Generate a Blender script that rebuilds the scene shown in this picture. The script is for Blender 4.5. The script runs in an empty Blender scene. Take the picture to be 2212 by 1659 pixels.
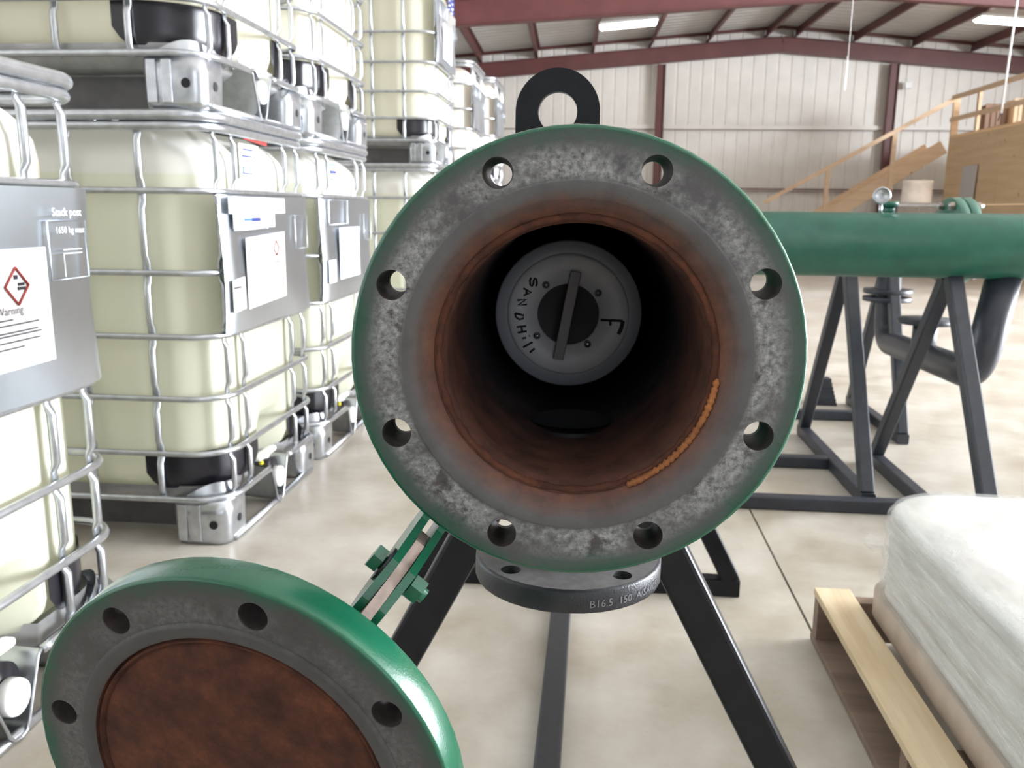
import bpy, bmesh, math, random
from mathutils import Vector, Matrix
random.seed(7)
PI = math.pi
SC = bpy.context.scene
COL = SC.collection

# ------------------------------------------------------------------ camera, world, lights, exposure
cam_d = bpy.data.cameras.new('camera'); cam = bpy.data.objects.new('camera', cam_d); COL.objects.link(cam)
cam_d.sensor_fit = 'HORIZONTAL'; cam_d.sensor_width = 36.0
cam_d.lens = 36.0 * 1850.0 / 2212.0
pitch, yaw, roll = math.radians(11.591), math.radians(5.443), 0.0107
fh = Vector((-math.sin(yaw), math.cos(yaw), 0)); rt = Vector((math.cos(yaw), math.sin(yaw), 0)); zz = Vector((0, 0, 1))
fw = math.cos(pitch) * fh - math.sin(pitch) * zz
up0 = math.sin(pitch) * fh + math.cos(pitch) * zz
RR = math.cos(roll) * rt + math.sin(roll) * up0
UU = -math.sin(roll) * rt + math.cos(roll) * up0
cam.matrix_world = Matrix(((RR.x, UU.x, -fw.x, 0.0), (RR.y, UU.y, -fw.y, 0.0), (RR.z, UU.z, -fw.z, 1.06), (0, 0, 0, 1)))
cam_d.clip_start = 0.02; cam_d.clip_end = 200
cam_d.dof.use_dof = True; cam_d.dof.focus_distance = 0.68; cam_d.dof.aperture_fstop = 15.0
SC.camera = cam

world = bpy.data.worlds.new('sky_world'); SC.world = world; world.use_nodes = True
wn = world.node_tree; wn.nodes.clear()
wo = wn.nodes.new('ShaderNodeOutputWorld'); wb = wn.nodes.new('ShaderNodeBackground')
wb.inputs[0].default_value = (0.86, 0.93, 1.0, 1); wb.inputs[1].default_value = 2.5
wn.links.new(wb.outputs[0], wo.inputs[0])

def area(name, loc, rot, sx, sy, power, color):
    d = bpy.data.lights.new(name, 'AREA'); d.shape = 'RECTANGLE'; d.size = sx; d.size_y = sy
    d.energy = power; d.color = color
    o = bpy.data.objects.new(name, d); COL.objects.link(o); o.location = loc; o.rotation_euler = rot
    return o
# daylight through the big side door on the right (ahead of the camera) and an added fill lamp behind the camera
area('daylight_side_door', (14.6, 6.2, 2.15), (0, math.radians(90), 0), 4.1, 8.4, 8800, (0.89, 0.935, 1.0))
area('rear_fill_lamp', (5.0, -8.6, 2.2), (math.radians(90), 0, 0), 6.0, 4.0, 30, (1.0, 0.97, 0.93))

SC.view_settings.view_transform = 'Standard'; SC.view_settings.look = 'None'
SC.view_settings.gamma = 1.0; SC.view_settings.use_curve_mapping = False
SC.view_settings.exposure = 0.0

# ------------------------------------------------------------------ materials
def newmat(name):
    m = bpy.data.materials.new(name); m.use_nodes = True
    nt = m.node_tree; nt.nodes.clear()
    out = nt.nodes.new('ShaderNodeOutputMaterial'); b = nt.nodes.new('ShaderNodeBsdfPrincipled')
    nt.links.new(b.outputs[0], out.inputs[0])
    return m, nt, b, out
def N(nt, typ, **kw):
    n = nt.nodes.new(typ)
    for k, v in kw.items(): setattr(n, k, v)
    return n
def setin(n, d):
    for k, v in d.items(): n.inputs[k].default_value = v
def noise(nt, coord, scale, detail=4, rough=0.55, dim=None):
    n = N(nt, 'ShaderNodeTexNoise'); setin(n, {'Scale': scale, 'Detail': detail, 'Roughness': rough})
    if coord is not None: nt.links.new(coord, n.inputs['Vector'])
    return n.outputs['Fac']
def ramp(nt, fac, stops, interp='LINEAR'):
    r = N(nt, 'ShaderNodeValToRGB'); r.color_ramp.interpolation = interp
    els = r.color_ramp.elements
    while len(els) < len(stops): els.new(0.5)
    for e, (p, c) in zip(els, stops):
        e.position = p; e.color = (*c, 1) if len(c) == 3 else c
    nt.links.new(fac, r.inputs[0]); return r.outputs[0]
def mixc(nt, fac, a, b):
    m = N(nt, 'ShaderNodeMix', data_type='RGBA')
    if isinstance(fac, (int, float)): m.inputs[0].default_value = fac
    else: nt.links.new(fac, m.inputs[0])
    for i, v in ((6, a), (7, b)):
        if isinstance(v, tuple): m.inputs[i].default_value = (*v, 1)
        else: nt.links.new(v, m.inputs[i])
    return m.outputs[2]
def math_(nt, op, a, b=None, clamp=False):
    m = N(nt, 'ShaderNodeMath', operation=op); m.use_clamp = clamp
    for i, v in ((0, a), (1, b)):
        if v is None: continue
        if isinstance(v, (int, float)): m.inputs[i].default_value = v
        else: nt.links.new(v, m.inputs[i])
    return m.outputs[0]
def maprange(nt, v, a, b, c=0.0, d=1.0):
    m = N(nt, 'ShaderNodeMapRange'); setin(m, {1: a, 2: b, 3: c, 4: d}); nt.links.new(v, m.inputs[0]); return m.outputs[0]
def coords(nt, kind='Object', scale=None):
    t = N(nt, 'ShaderNodeTexCoord'); o = t.outputs[kind]
    if scale:
        mp = N(nt, 'ShaderNodeMapping'); mp.inputs['Scale'].default_value = scale
        nt.links.new(o, mp.inputs[0]); o = mp.outputs[0]
    return o
def bump(nt, b, h, strength=0.3, dist=0.002):
    n = N(nt, 'ShaderNodeBump'); setin(n, {'Strength': strength, 'Distance': dist})
    nt.links.new(h, n.inputs['Height']); nt.links.new(n.outputs[0], b.inputs['Normal'])
def simple(name, col, rough=0.5, metal=0.0, var=0.0, vscale=8, bmp=0.0, bscale=60, spec=0.5, coat=0.0, emit=None):
    m, nt, b, out = newmat(name)
    setin(b, {'Roughness': rough, 'Metallic': metal, 'Specular IOR Level': spec, 'Coat Weight': coat, 'Base Color': (*col, 1)})
    co = coords(nt)
    if var:
        f = noise(nt, co, vscale)
        dk = tuple(c * (1 - var) for c in col); lt = tuple(min(1, c * (1 + var)) for c in col)
        nt.links.new(ramp(nt, f, [(0.3, dk), (0.7, lt)]), b.inputs['Base Color'])
    if bmp: bump(nt, b, noise(nt, co, bscale, 3), bmp)
    if emit: setin(b, {'Emission Color': (*emit[0], 1), 'Emission Strength': emit[1]})
    return m

M = {}
# green enamel paint, slightly orange-peeled
def green_paint(name, base, rough):
    m, nt, b, out = newmat(name); co = coords(nt)
    f = noise(nt, co, 14)
    nt.links.new(ramp(nt, f, [(0.3, tuple(c * 0.85 for c in base)), (0.75, tuple(c * 1.15 for c in base))]), b.inputs['Base Color'])
    setin(b, {'Roughness': rough, 'Coat Weight': 0.25, 'Coat Roughness': 0.2})
    bump(nt, b, noise(nt, co, 420, 2), 0.25, 0.0006)
    return m
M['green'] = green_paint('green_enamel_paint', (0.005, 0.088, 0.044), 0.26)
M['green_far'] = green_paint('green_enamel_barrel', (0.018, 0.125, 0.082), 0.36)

# bare machined flange face with stains and green overspray near the rim, rusty bore (radial in object space)
def flange_face(name, r_spray0, r_spray1, dark=1.0, r_rust0=0.112, r_rust1=0.121, wornw=1.0):
    m, nt, b, out = newmat(name); co = coords(nt)
    sep = N(nt, 'ShaderNodeSeparateXYZ'); nt.links.new(co, sep.inputs[0])
    r = math_(nt, 'SQRT', math_(nt, 'ADD', math_(nt, 'POWER', sep.outputs[0], 2), math_(nt, 'POWER', sep.outputs[1], 2)))
    big = noise(nt, co, 26, 6, 0.65); fine = noise(nt, co, 190, 5, 0.7); patch = noise(nt, co, 13, 6, 0.68)
    smooth = ramp(nt, big, [(0.3, (0.070 * dark, 0.067 * dark, 0.070 * dark)), (0.7, (0.115 * dark, 0.113 * dark, 0.117 * dark))])
    worn = ramp(nt, fine, [(0.36, (0.10 * dark, 0.10 * dark, 0.102 * dark)), (0.66, (0.37 * dark, 0.375 * dark, 0.375 * dark))])
    stain = ramp(nt, fine, [(0.3, (0.040 * dark, 0.034 * dark, 0.036 * dark)), (0.7, (0.085 * dark, 0.072 * dark, 0.072 * dark))])
    ringw = math_(nt, 'MULTIPLY', math_(nt, 'MULTIPLY', maprange(nt, r, 0.1315, 0.136), maprange(nt, r, 0.161, 0.149)), wornw)
    base = mixc(nt, math_(nt, 'MULTIPLY', maprange(nt, patch, 0.38, 0.50), ringw), smooth, worn)
    base = mixc(nt, math_(nt, 'MULTIPLY', maprange(nt, big, 0.56, 0.62), math_(nt, 'ADD', 0.25, math_(nt, 'MULTIPLY', ringw, 0.7))), base, stain)
    # rust towards the bore
    rn = noise(nt, co, 55, 6, 0.7)
    rust = ramp(nt, rn, [(0.25, (0.040, 0.020, 0.016)), (0.5, (0.100, 0.042, 0.027)), (0.72, (0.155, 0.062, 0.032))])
    rr = math_(nt, 'ADD', r, math_(nt, 'MULTIPLY', math_(nt, 'SUBTRACT', big, 0.5), 0.016))
    base = mixc(nt, maprange(nt, rr, r_rust1, r_rust0), base, rust)
    # paint overspray at the outside
    rs = math_(nt, 'ADD', r, math_(nt, 'MULTIPLY', math_(nt, 'SUBTRACT', patch, 0.5), 0.05))
    gf = math_(nt, 'POWER', maprange(nt, rs, r_spray0, r_spray1), 1.4)
    base = mixc(nt, gf, base, (0.007, 0.066, 0.037))
    nt.links.new(base, b.inputs['Base Color'])
    setin(b, {'Metallic': 0.15, 'Roughness': 0.5})
    nt.links.new(ramp(nt, big, [(0.3, (0.42,) * 3), (0.7, (0.62,) * 3)]), b.inputs['Roughness'])
    bump(nt, b, fine, 0.35, 0.0012)
    return m
M['face'] = flange_face('bare_flange_face', 0.150, 0.172, 0.86, 0.112, 0.1265)
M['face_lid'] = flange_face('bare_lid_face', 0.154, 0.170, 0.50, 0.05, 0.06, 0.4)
def rustmat(name, k=1.0):
    m, nt, b, out = newmat(name); co = coords(nt)
    a = noise(nt, co, 24, 6, 0.65); f = noise(nt, co, 150, 4, 0.7)
    c = ramp(nt, a, [(0.3, (0.030 * k, 0.014 * k, 0.011 * k)), (0.5, (0.088 * k, 0.034 * k, 0.021 * k)), (0.7, (0.15 * k, 0.054 * k, 0.027 * k))])
    c2 = mixc(nt, maprange(nt, f, 0.35, 0.75, 0.0, 0.5), c, (0.03 * k, 0.016 * k, 0.014 * k))
    nt.links.new(c2, b.inputs['Base Color']); setin(b, {'Roughness': 0.78, 'Specular IOR Level': 0.15})
    bump(nt, b, f, 0.5, 0.0015)
    return m
M['rust'] = rustmat('rusty_steel')
M['rust_lid'] = rustmat('rusty_lid_plate', 0.85)
M['rust_bead'] = simple('orange_rusty_weld', (0.24, 0.085, 0.024), 0.75, 0, 0.55, 40, 0.6, 220)
def bore():
    m, nt, b, out = newmat('rust_to_dark_bore'); co = coords(nt)
    sep = N(nt, 'ShaderNodeSeparateXYZ'); nt.links.new(co, sep.inputs[0])
    a = noise(nt, co, 30, 6, 0.65)
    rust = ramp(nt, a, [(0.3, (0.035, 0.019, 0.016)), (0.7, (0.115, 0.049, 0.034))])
    scale = ramp(nt, a, [(0.3, (0.010, 0.011, 0.015)), (0.7, (0.028, 0.027, 0.032))])  # near-black tone that replaces the rust deeper in the bore
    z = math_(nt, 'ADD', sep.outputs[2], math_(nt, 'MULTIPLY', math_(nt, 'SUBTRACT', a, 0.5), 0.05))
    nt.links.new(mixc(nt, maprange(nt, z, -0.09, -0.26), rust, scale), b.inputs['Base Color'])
    setin(b, {'Roughness': 0.7, 'Specular IOR Level': 0.2}); bump(nt, b, noise(nt, co, 160, 4), 0.4, 0.0012)
    return m
M['bore'] = bore()
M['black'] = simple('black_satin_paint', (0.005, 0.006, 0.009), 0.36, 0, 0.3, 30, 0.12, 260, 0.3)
M['black_hazed'] = simple('black_tube_hazed', (0.026, 0.030, 0.040), 0.42, 0, 0.2, 20, 0.1, 200)  # black lifted towards blue, haze put into the colour
M['outlet'] = simple('black_speckled_paint', (0.020, 0.021, 0.026), 0.42, 0.1, 0.2, 60, 0.25, 500)
M['outlet_face'] = simple('grey_dark_steel', (0.15, 0.14, 0.145), 0.55, 0.1, 0.2, 90, 0.15, 500)  # grey, lighter than the rim, for the outlet flange's upper face
M['bare'] = simple('bare_metal_mark', (0.30, 0.24, 0.21), 0.45, 0.4, 0.35, 60)
M['galv'] = simple('galvanised_steel', (0.50, 0.52, 0.55), 0.28, 0.9, 0.14, 30, 0.05, 60)
M['plate'] = simple('galvanised_sheet', (0.60, 0.655, 0.72), 0.30, 1.0, 0.08, 3.0, 0.03, 30)
M['dark_plastic'] = simple('black_plastic', (0.010, 0.009, 0.013), 0.28, 0, 0.2, 10)
M['pan'] = simple('dull_pan_steel', (0.34, 0.34, 0.34), 0.42, 0.6, 0.2, 12)
M['pan_dark'] = simple('dark_base_steel', (0.10, 0.095, 0.095), 0.5, 0.3, 0.25, 12)
M['white_plastic'] = simple('white_plastic', (0.86, 0.86, 0.85), 0.35)
M['yellow'] = simple('yellow_plastic', (0.85, 0.72, 0.05), 0.4)
M['red_tag'] = simple('red_tag', (0.30, 0.03, 0.025), 0.5)
M['paper'] = simple('white_paper', (0.78, 0.77, 0.76), 0.6)
M['paper_peach'] = simple('cream_paper', (0.74, 0.68, 0.64), 0.6)
M['ink'] = simple('grey_print', (0.09, 0.085, 0.095), 0.7)
M['ink_blue'] = simple('blue_print', (0.012, 0.028, 0.17), 0.6)
M['ink_lightblue'] = simple('light_blue_print', (0.06, 0.16, 0.30), 0.6)
M['ink_red'] = simple('red_print', (0.30, 0.035, 0.03), 0.6)
M['ink_black'] = simple('black_ink', (0.022, 0.02, 0.026), 0.7)
# milky bottle: two-tone by the liquid level inside
def bottle(name, level, above, below):
    m, nt, b, out = newmat(name); co = coords(nt)
    sep = N(nt, 'ShaderNodeSeparateXYZ'); nt.links.new(co, sep.inputs[0])
    col = mixc(nt, maprange(nt, sep.outputs[2], level - 0.004, level + 0.004), below, above)
    nt.links.new(col, b.inputs['Base Color']); setin(b, {'Roughness': 0.38, 'Specular IOR Level': 0.4})
    tr = N(nt, 'ShaderNodeBsdfTranslucent'); nt.links.new(col, tr.inputs[0])
    mx = N(nt, 'ShaderNodeMixShader'); mx.inputs[0].default_value = 0.42
    nt.links.new(b.outputs[0], mx.inputs[1]); nt.links.new(tr.outputs[0], mx.inputs[2]); nt.links.new(mx.outputs[0], out.inputs[0])
    return m
M['bottle_a'] = bottle('milky_bottle', 1.15, (0.90, 0.88, 0.84), (0.84, 0.84, 0.70))
M['bottle_full'] = bottle('milky_bottle_full', 1.4, (0.88, 0.86, 0.80), (0.82, 0.80, 0.68))
M['bottle_pale'] = bottle('milky_bottle_pale', 1.4, (0.9, 0.88, 0.84), (0.90, 0.85, 0.77))
# concrete
def concrete():
    m, nt, b, out = newmat('worn_concrete'); co = coords(nt)
    a = noise(nt, co, 1.1, 6, 0.6); c = noise(nt, co, 4.5, 6, 0.65); f = noise(nt, co, 60, 4, 0.6)
    c1 = ramp(nt, a, [(0.36, (0.34, 0.285, 0.215)), (0.5, (0.455, 0.41, 0.35)), (0.64, (0.57, 0.54, 0.49))])
    c2 = ramp(nt, c, [(0.34, (0.33, 0.285, 0.22)), (0.66, (0.59, 0.555, 0.495))])
    col = mixc(nt, 0.5, c1, c2)
    sp = noise(nt, co, 9, 2, 0.5)
    col = mixc(nt, maprange(nt, sp, 0.77, 0.8), col, (0.12, 0.085, 0.05))
    nt.links.new(col, b.inputs['Base Color'])
    nt.links.new(ramp(nt, c, [(0.3, (0.34,) * 3), (0.7, (0.5,) * 3)]), b.inputs['Roughness'])
    setin(b, {'Specular IOR Level': 0.55}); bump(nt, b, f, 0.06, 0.002)
    return m
M['concrete'] = concrete()
M['joint'] = simple('dark_joint', (0.07, 0.06, 0.05), 0.9)
def wood(name, c1, c2, scale, axis=1):
    m, nt, b, out = newmat(name)
    sc = [9.0, 9.0, 9.0]; sc[axis] = 0.7
    co = coords(nt, 'Object', tuple(s * scale for s in sc))
    a = noise(nt, co, 3.0, 6, 0.6); k = noise(nt, coords(nt), 7.0, 2, 0.5)
    col = ramp(nt, a, [(0.3, c1), (0.7, c2)])
    col = mixc(nt, maprange(nt, k, 0.7, 0.76, 0, 0.7), col, tuple(c * 0.35 for c in c1))
    nt.links.new(col, b.inputs['Base Color']); setin(b, {'Roughness': 0.7}); bump(nt, b, a, 0.15, 0.002)
    return m
M['pallet_wood'] = wood('pale_pallet_wood', (0.58, 0.43, 0.26), (0.76, 0.63, 0.44), 1.0, 1)
M['pallet_dark'] = wood('dark_pallet_wood', (0.17, 0.115, 0.085), (0.28, 0.20, 0.15), 1.0, 0)  # darker wood for the boards and stringers under the deck
M['lumber'] = wood('pine_lumber', (0.74, 0.53, 0.34), (0.86, 0.66, 0.46), 0.6, 0)
M['plywood'] = wood('plywood_sheet', (0.66, 0.47, 0.27), (0.78, 0.59, 0.37), 0.35, 1)
M['crate_wood'] = wood('brown_crate_wood', (0.22, 0.13, 0.09), (0.34, 0.22, 0.16), 0.6, 2)
M['wall'] = simple('warm_lit_wall_panel', (0.84, 0.80, 0.745), 0.42, 0, 0.04, 3)  # white panels, warmth of the lamp light put into the colour
M['wall_plain'] = simple('white_liner', (0.70, 0.69, 0.66), 0.6)
M['wall_dull'] = simple('dull_grey_liner', (0.34, 0.335, 0.33), 0.6)
M['roof'] = simple('galvalume_roof', (0.74, 0.73, 0.71), 0.5, 0.0, 0.06, 2)
M['oxide'] = simple('red_oxide_primer', (0.135, 0.045, 0.042), 0.5, 0, 0.12, 3)
M['lamp'] = simple('lit_diffuser', (1, 1, 1), 0.5, emit=((1.0, 0.93, 0.82), 26.0))
M['lamp_body'] = simple('white_lamp_body', (0.7, 0.7, 0.68), 0.4)
M['cardboard'] = simple('cardboard', (0.52, 0.43, 0.355), 0.7, 0, 0.12, 14)
M['drum'] = simple('pale_fibre_drum', (0.84, 0.75, 0.65), 0.55, 0, 0.1, 6)
M['grey_panel'] = simple('light_grey_panel', (0.56, 0.55, 0.54), 0.5)
def sacks():
    m, nt, b, out = newmat('pale_sacking'); co = coords(nt, 'Object', (3.0, 1.2, 14.0))
    a = noise(nt, co, 4, 5, 0.6)
    nt.links.new(ramp(nt, a, [(0.3, (0.55, 0.53, 0.50)), (0.5, (0.74, 0.72, 0.69)), (0.7, (0.86, 0.85, 0.82))]), b.inputs['Base Color'])
    setin(b, {'Roughness': 0.5}); return m
M['sacks'] = sacks()
def film():
    m, nt, b, out = newmat('stretch_film'); co = coords(nt, 'Object', (2.0, 1.0, 26.0))
    a = noise(nt, co, 5, 5, 0.6)
    setin(b, {'Base Color': (0.9, 0.92, 0.93, 1), 'Roughness': 0.14, 'Specular IOR Level': 0.7})
    bump(nt, b, a, 0.6, 0.006)
    tr = N(nt, 'ShaderNodeBsdfTransparent'); mx = N(nt, 'ShaderNodeMixShader')
    nt.links.new(ramp(nt, a, [(0.35, (0.15,) * 3), (0.7, (0.42,) * 3)]), mx.inputs[0])
    nt.links.new(tr.outputs[0], mx.inputs[1]); nt.links.new(b.outputs[0], mx.inputs[2]); nt.links.new(mx.outputs[0], out.inputs[0])
    return m
M['film'] = film()
M['disc'] = simple('frosted_white_disc', (0.46, 0.465, 0.49), 0.45, 0, 0.1, 20)
M['disc_rim'] = simple('frosted_grey_rim', (0.25, 0.265, 0.30), 0.4)
M['disc_bar'] = simple('grey_bar', (0.17, 0.16, 0.16), 0.5)
M['hole_shade'] = simple('black_hole_shade', (0.004, 0.005, 0.008), 0.6)  # near-black painted in for the shade inside holes and bores
M['stamp'] = simple('grey_stamp', (0.20, 0.20, 0.21), 0.3, 0.5)  # lettering colour, lighter than the flange rim
M['hole_wall'] = simple('dark_hole_wall', (0.035, 0.028, 0.027), 0.6, 0.2, 0.4, 80)
M['screw'] = simple('screw_steel', (0.6, 0.62, 0.62), 0.25, 0.9)

# ------------------------------------------------------------------ mesh builder
class MB:
    def __init__(s): s.v = []; s.f = []; s.mi = []; s.mats = []; s.sm = []
    def mat(s, m):
        if m not in s.mats: s.mats.append(m)
        return s.mats.index(m)
    def add(s, vs, fs, m, smooth=False, T=None):
        o = len(s.v); i = s.mat(m)
        s.v += [tuple(T @ Vector(v)) if T is not None else tuple(v) for v in vs]
        for f in fs: s.f.append([o + k for k in f]); s.mi.append(i); s.sm.append(smooth)
        return s
    def build(s, name, parent=None, loc=None, rot=None):
        me = bpy.data.meshes.new(name); me.from_pydata(s.v, [], s.f)
        for m in s.mats: me.materials.append(m)
        me.polygons.foreach_set('material_index', s.mi); me.polygons.foreach_set('use_smooth', s.sm)
        bm = bmesh.new(); bm.from_mesh(me); bmesh.ops.recalc_face_normals(bm, faces=bm.faces); bm.to_mesh(me); bm.free()
        me.update()
        return link(name, me, parent, loc, rot)
def link(name, me, parent=None, loc=None, rot=None):
    o = bpy.data.objects.new(name, me); COL.objects.link(o)
    if parent is not None: o.parent = parent
    if loc is not None: o.location = loc
    if rot is not None: o.rotation_euler = rot
    return o
def empty(name, label, cat, loc=(0, 0, 0), rot=(0, 0, 0), group=None):
    o = bpy.data.objects.new(name, None); COL.objects.link(o); o.location = loc; o.rotation_euler = rot
    o.empty_display_size = 0.1
    return tag(o, label, cat, group)
def tag(o, label, cat, group=None):
    o['label'] = label; o['category'] = cat
    if group: o['group'] = group
    return o
def struct(o): o['kind'] = 'structure'; return o

def box(mb, c, s, m, T=None, bev=0.0):
    x, y, z = (k / 2 for k in s); cx, cy, cz = c
    if bev <= 0:
        vs = [(cx + a * x, cy + b * y, cz + d * z) for a in (-1, 1) for b in (-1, 1) for d in (-1, 1)]
        fs = [(0, 1, 3, 2), (4, 6, 7, 5), (0, 4, 5, 1), (2, 3, 7, 6), (0, 2, 6, 4), (1, 5, 7, 3)]
        mb.add(vs, fs, m, False, T); return mb
    bm = bmesh.new(); bmesh.ops.create_cube(bm, size=1)
    for v in bm.verts: v.co = Vector((v.co.x * s[0] + cx, v.co.y * s[1] + cy, v.co.z * s[2] + cz))
    bmesh.ops.bevel(bm, geom=list(bm.edges), offset=bev, segments=2, profile=0.5, affect='EDGES')
    bm.verts.index_update()
    mb.add([v.co[:] for v in bm.verts], [[v.index for v in f.verts] for f in bm.faces], m, False, T); bm.free(); return mb
def frame(d, upv=(0, 0, 1)):
    d = Vector(d).normalized(); u = Vector(upv)
    if abs(d.dot(u)) > 0.98: u = Vector((1, 0, 0)) if abs(d.x) < 0.9 else Vector((0, 1, 0))
    a = d.cross(u).normalized(); b = a.cross(d).normalized(); return a, b, d
def tube(mb, pts, r, m, seg=10, closed=False, caps=True, rs=None, smooth=True):
    pts = [Vector(p) for p in pts]; n = len(pts); vs = []; fs = []; pa = None
    for i, p in enumerate(pts):
        if closed: d = (pts[(i + 1) % n] - pts[i - 1])
        else: d = pts[min(i + 1, n - 1)] - pts[max(i - 1, 0)]
        d.normalize()
        if pa is None: a, b, _ = frame(d)
        else:
            a = pa - d * pa.dot(d); a.normalize(); b = a.cross(d)
        pa = a
        rr = rs[i] if rs else r
        rx, ry = rr if isinstance(rr, tuple) else (rr, rr)
        for k in range(seg):
            t = 2 * PI * k / seg; vs.append(p + a * math.cos(t) * rx + b * math.sin(t) * ry)
    for i in range(n if closed else n - 1):
        j = (i + 1) % n
        for k in range(seg):
            l = (k + 1) % seg; fs.append((i * seg + k, i * seg + l, j * seg + l, j * seg + k))
    if caps and not closed:
        fs.append(tuple(range(seg))[::-1]); fs.append(tuple((n - 1) * seg + k for k in range(seg)))
    mb.add(vs, fs, m, smooth); return mb
def sqtube(mb, p0, p1, w, m, h=None, upv=(0, 0, 1), rad=0.006):
    """square tube with rounded corners between two points"""
    h = h or w; p0 = Vector(p0); p1 = Vector(p1); a, b, d = frame(p1 - p0, upv)
    prof = []
    for (sx, sy, t0) in ((1, 1, 0), (-1, 1, 90), (-1, -1, 180), (1, -1, 270)):
        for k in range(3):
            t = math.radians(t0 + 45 * k); prof.append((sx * (w / 2 - rad) + rad * math.cos(t), sy * (h / 2 - rad) + rad * math.sin(t)))
    vs = [p + a * x + b * y for p in (p0, p1) for x, y in prof]; n = len(prof)
    fs = [(k, (k + 1) % n, n + (k + 1) % n, n + k) for k in range(n)] + [tuple(range(n))[::-1], tuple(range(n, 2 * n))]
    mb.add(vs, fs, m, False); return mb
def lathe(mb, prof, m, seg=64, T=None, closed=False, smooth=True, mfun=None, a0=0.0, a1=2 * PI):
    """profile of (r, z) turned about local z; mfun(i) gives the material of strip i"""
    n = len(prof); full = abs(a1 - a0 - 2 * PI) < 1e-6; cols = seg if full else seg + 1; vs = []
    for k in range(cols):
        t = a0 + (a1 - a0) * k / seg
        for r, z in prof: vs.append((r * math.cos(t), r * math.sin(t), z))
    groups = {}
    for i in range(n if closed else n - 1):
        j = (i + 1) % n
        mm = mfun(i) if mfun else m
        for k in range(seg):
            l = (k + 1) % cols
            groups.setdefault(mm, []).append((k * n + i, l * n + i, l * n + j, k * n + j))
    first = True
    for mm, fs in groups.items():
        if first: o = len(mb.v); mb.add(vs, fs, mm, smooth, T); first = False
        else:
            i = mb.mat(mm)
            for f in fs: mb.f.append([o + k for k in f]); mb.mi.append(i); mb.sm.append(smooth)
    return mb
def prism(mb, poly, p0, ex, ey, ez, th, m, smooth=False):
    """polygon (u, v) in the plane ex, ey extruded along ez by th, centred"""
    p0, ex, ey, ez = Vector(p0), Vector(ex), Vector(ey), Vector(ez); n = len(poly)
    vs = [p0 + ex * u + ey * v + ez * s for s in (-th / 2, th / 2) for u, v in poly]
    fs = [tuple(range(n))[::-1], tuple(range(n, 2 * n))] + [(k, (k + 1) % n, n + (k + 1) % n, n + k) for k in range(n)]
    mb.add(vs, fs, m, smooth); return mb
def arc(c, r, a0, a1, n): return [(c[0] + r * math.cos(a0 + (a1 - a0) * k / n), c[1] + r * math.sin(a0 + (a1 - a0) * k / n)) for k in range(n + 1)]
def text_mesh(body, size, extrude=0.0):
    cu = bpy.data.curves.new('lettering', 'FONT'); cu.body = body; cu.size = size; cu.extrude = extrude; cu.resolution_u = 2
    o = bpy.data.objects.new('lettering', cu); COL.objects.link(o)
    dg = bpy.context.evaluated_depsgraph_get(); me = bpy.data.meshes.new_from_object(o.evaluated_get(dg))
    vs = [v.co.copy() for v in me.vertices]; fs = [list(p.vertices) for p in me.polygons]
    bpy.data.objects.remove(o); bpy.data.curves.remove(cu); bpy.data.meshes.remove(me)
    return vs, fs
def copy_tree(o, parent=None):
    c = o.copy(); COL.objects.link(c)
    if parent is not None: c.parent = parent
    for ch in list(o.children): copy_tree(ch, c)
    return c

# ------------------------------------------------------------------ the building
XL, XR, YF, YB = -6.5, 15.1, -9.0, 22.45
RIDGE_X, RIDGE_Z, SLOPE = 4.3, 5.42, 0.0833
def roof_z(x): return RIDGE_Z - SLOPE * abs(x - RIDGE_X)

# floor: a dark base with two slabs and a sawn joint between them
mb = MB(); box(mb, ((XL + XR) / 2, (YF + YB) / 2, -0.11), (XR - XL, YB - YF, 0.1), M['joint'])
floor = struct(mb.build('floor'))
JX = 0.583
for x0, x1 in ((XL, JX - 0.0035), (JX + 0.0035, XR)):
    mb = MB(); box(mb, ((x0 + x1) / 2, (YF + YB) / 2, -0.03), (x1 - x0, YB - YF, 0.06), M['concrete']); mb.build('floor_slab', floor)

# end wall of ribbed sheets
def rib_profile(w, ribs, depth):
    pts = [(0, 0)]
    for c in ribs: pts += [(c - 0.035, 0), (c - 0.014, depth), (c + 0.014, depth), (c + 0.035, 0)]
    pts.append((w, 0)); return pts
mb = MB(); box(mb, ((XL + XR) / 2, YB + 0.09, 2.7), (XR - XL, 0.06, 5.6), M['wall_plain'])
wall_back = struct(mb.build('wall_back'))
x = XL; PW = 0.915
while x < XR - 0.01:
    w = min(PW, XR - x); mb = MB(); vs = []; fs = []
    prof = rib_profile(w, [0.12, 0.425, 0.73] if w > 0.8 else [], 0.022)
    for (u, d) in prof: vs += [(x + u, YB + d, 0.0), (x + u, YB + d, roof_z(x + u) - 0.01)]
    for k in range(len(prof) - 1): fs.append((2 * k, 2 * k + 2, 2 * k + 3, 2 * k + 1))
    mb.add(vs, fs, M['wall']); mb.build('wall_panel', wall_back); x += PW
def ibeam(mb, p0, p1, d, w, m, upv=(0, 0, 1), t=0.012):
    a, b, dd = frame(Vector(p1) - Vector(p0), upv)
    for off, (sx, sy) in ((0, (t, d - 2 * t)), (d / 2 - t / 2, (w, t)), (-(d / 2 - t / 2), (w, t))):
        q = [(-sx / 2, off - sy / 2), (sx / 2, off - sy / 2), (sx / 2, off + sy / 2), (-sx / 2, off + sy / 2)]
        vs = [Vector(p) + a * u + b * v for p in (p0, p1) for u, v in q]
        mb.add(vs, [(3, 2, 1, 0), (4, 5, 6, 7)] + [(k, (k + 1) % 4, 4 + (k + 1) % 4, 4 + k) for k in range(4)], m)
    return mb
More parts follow.
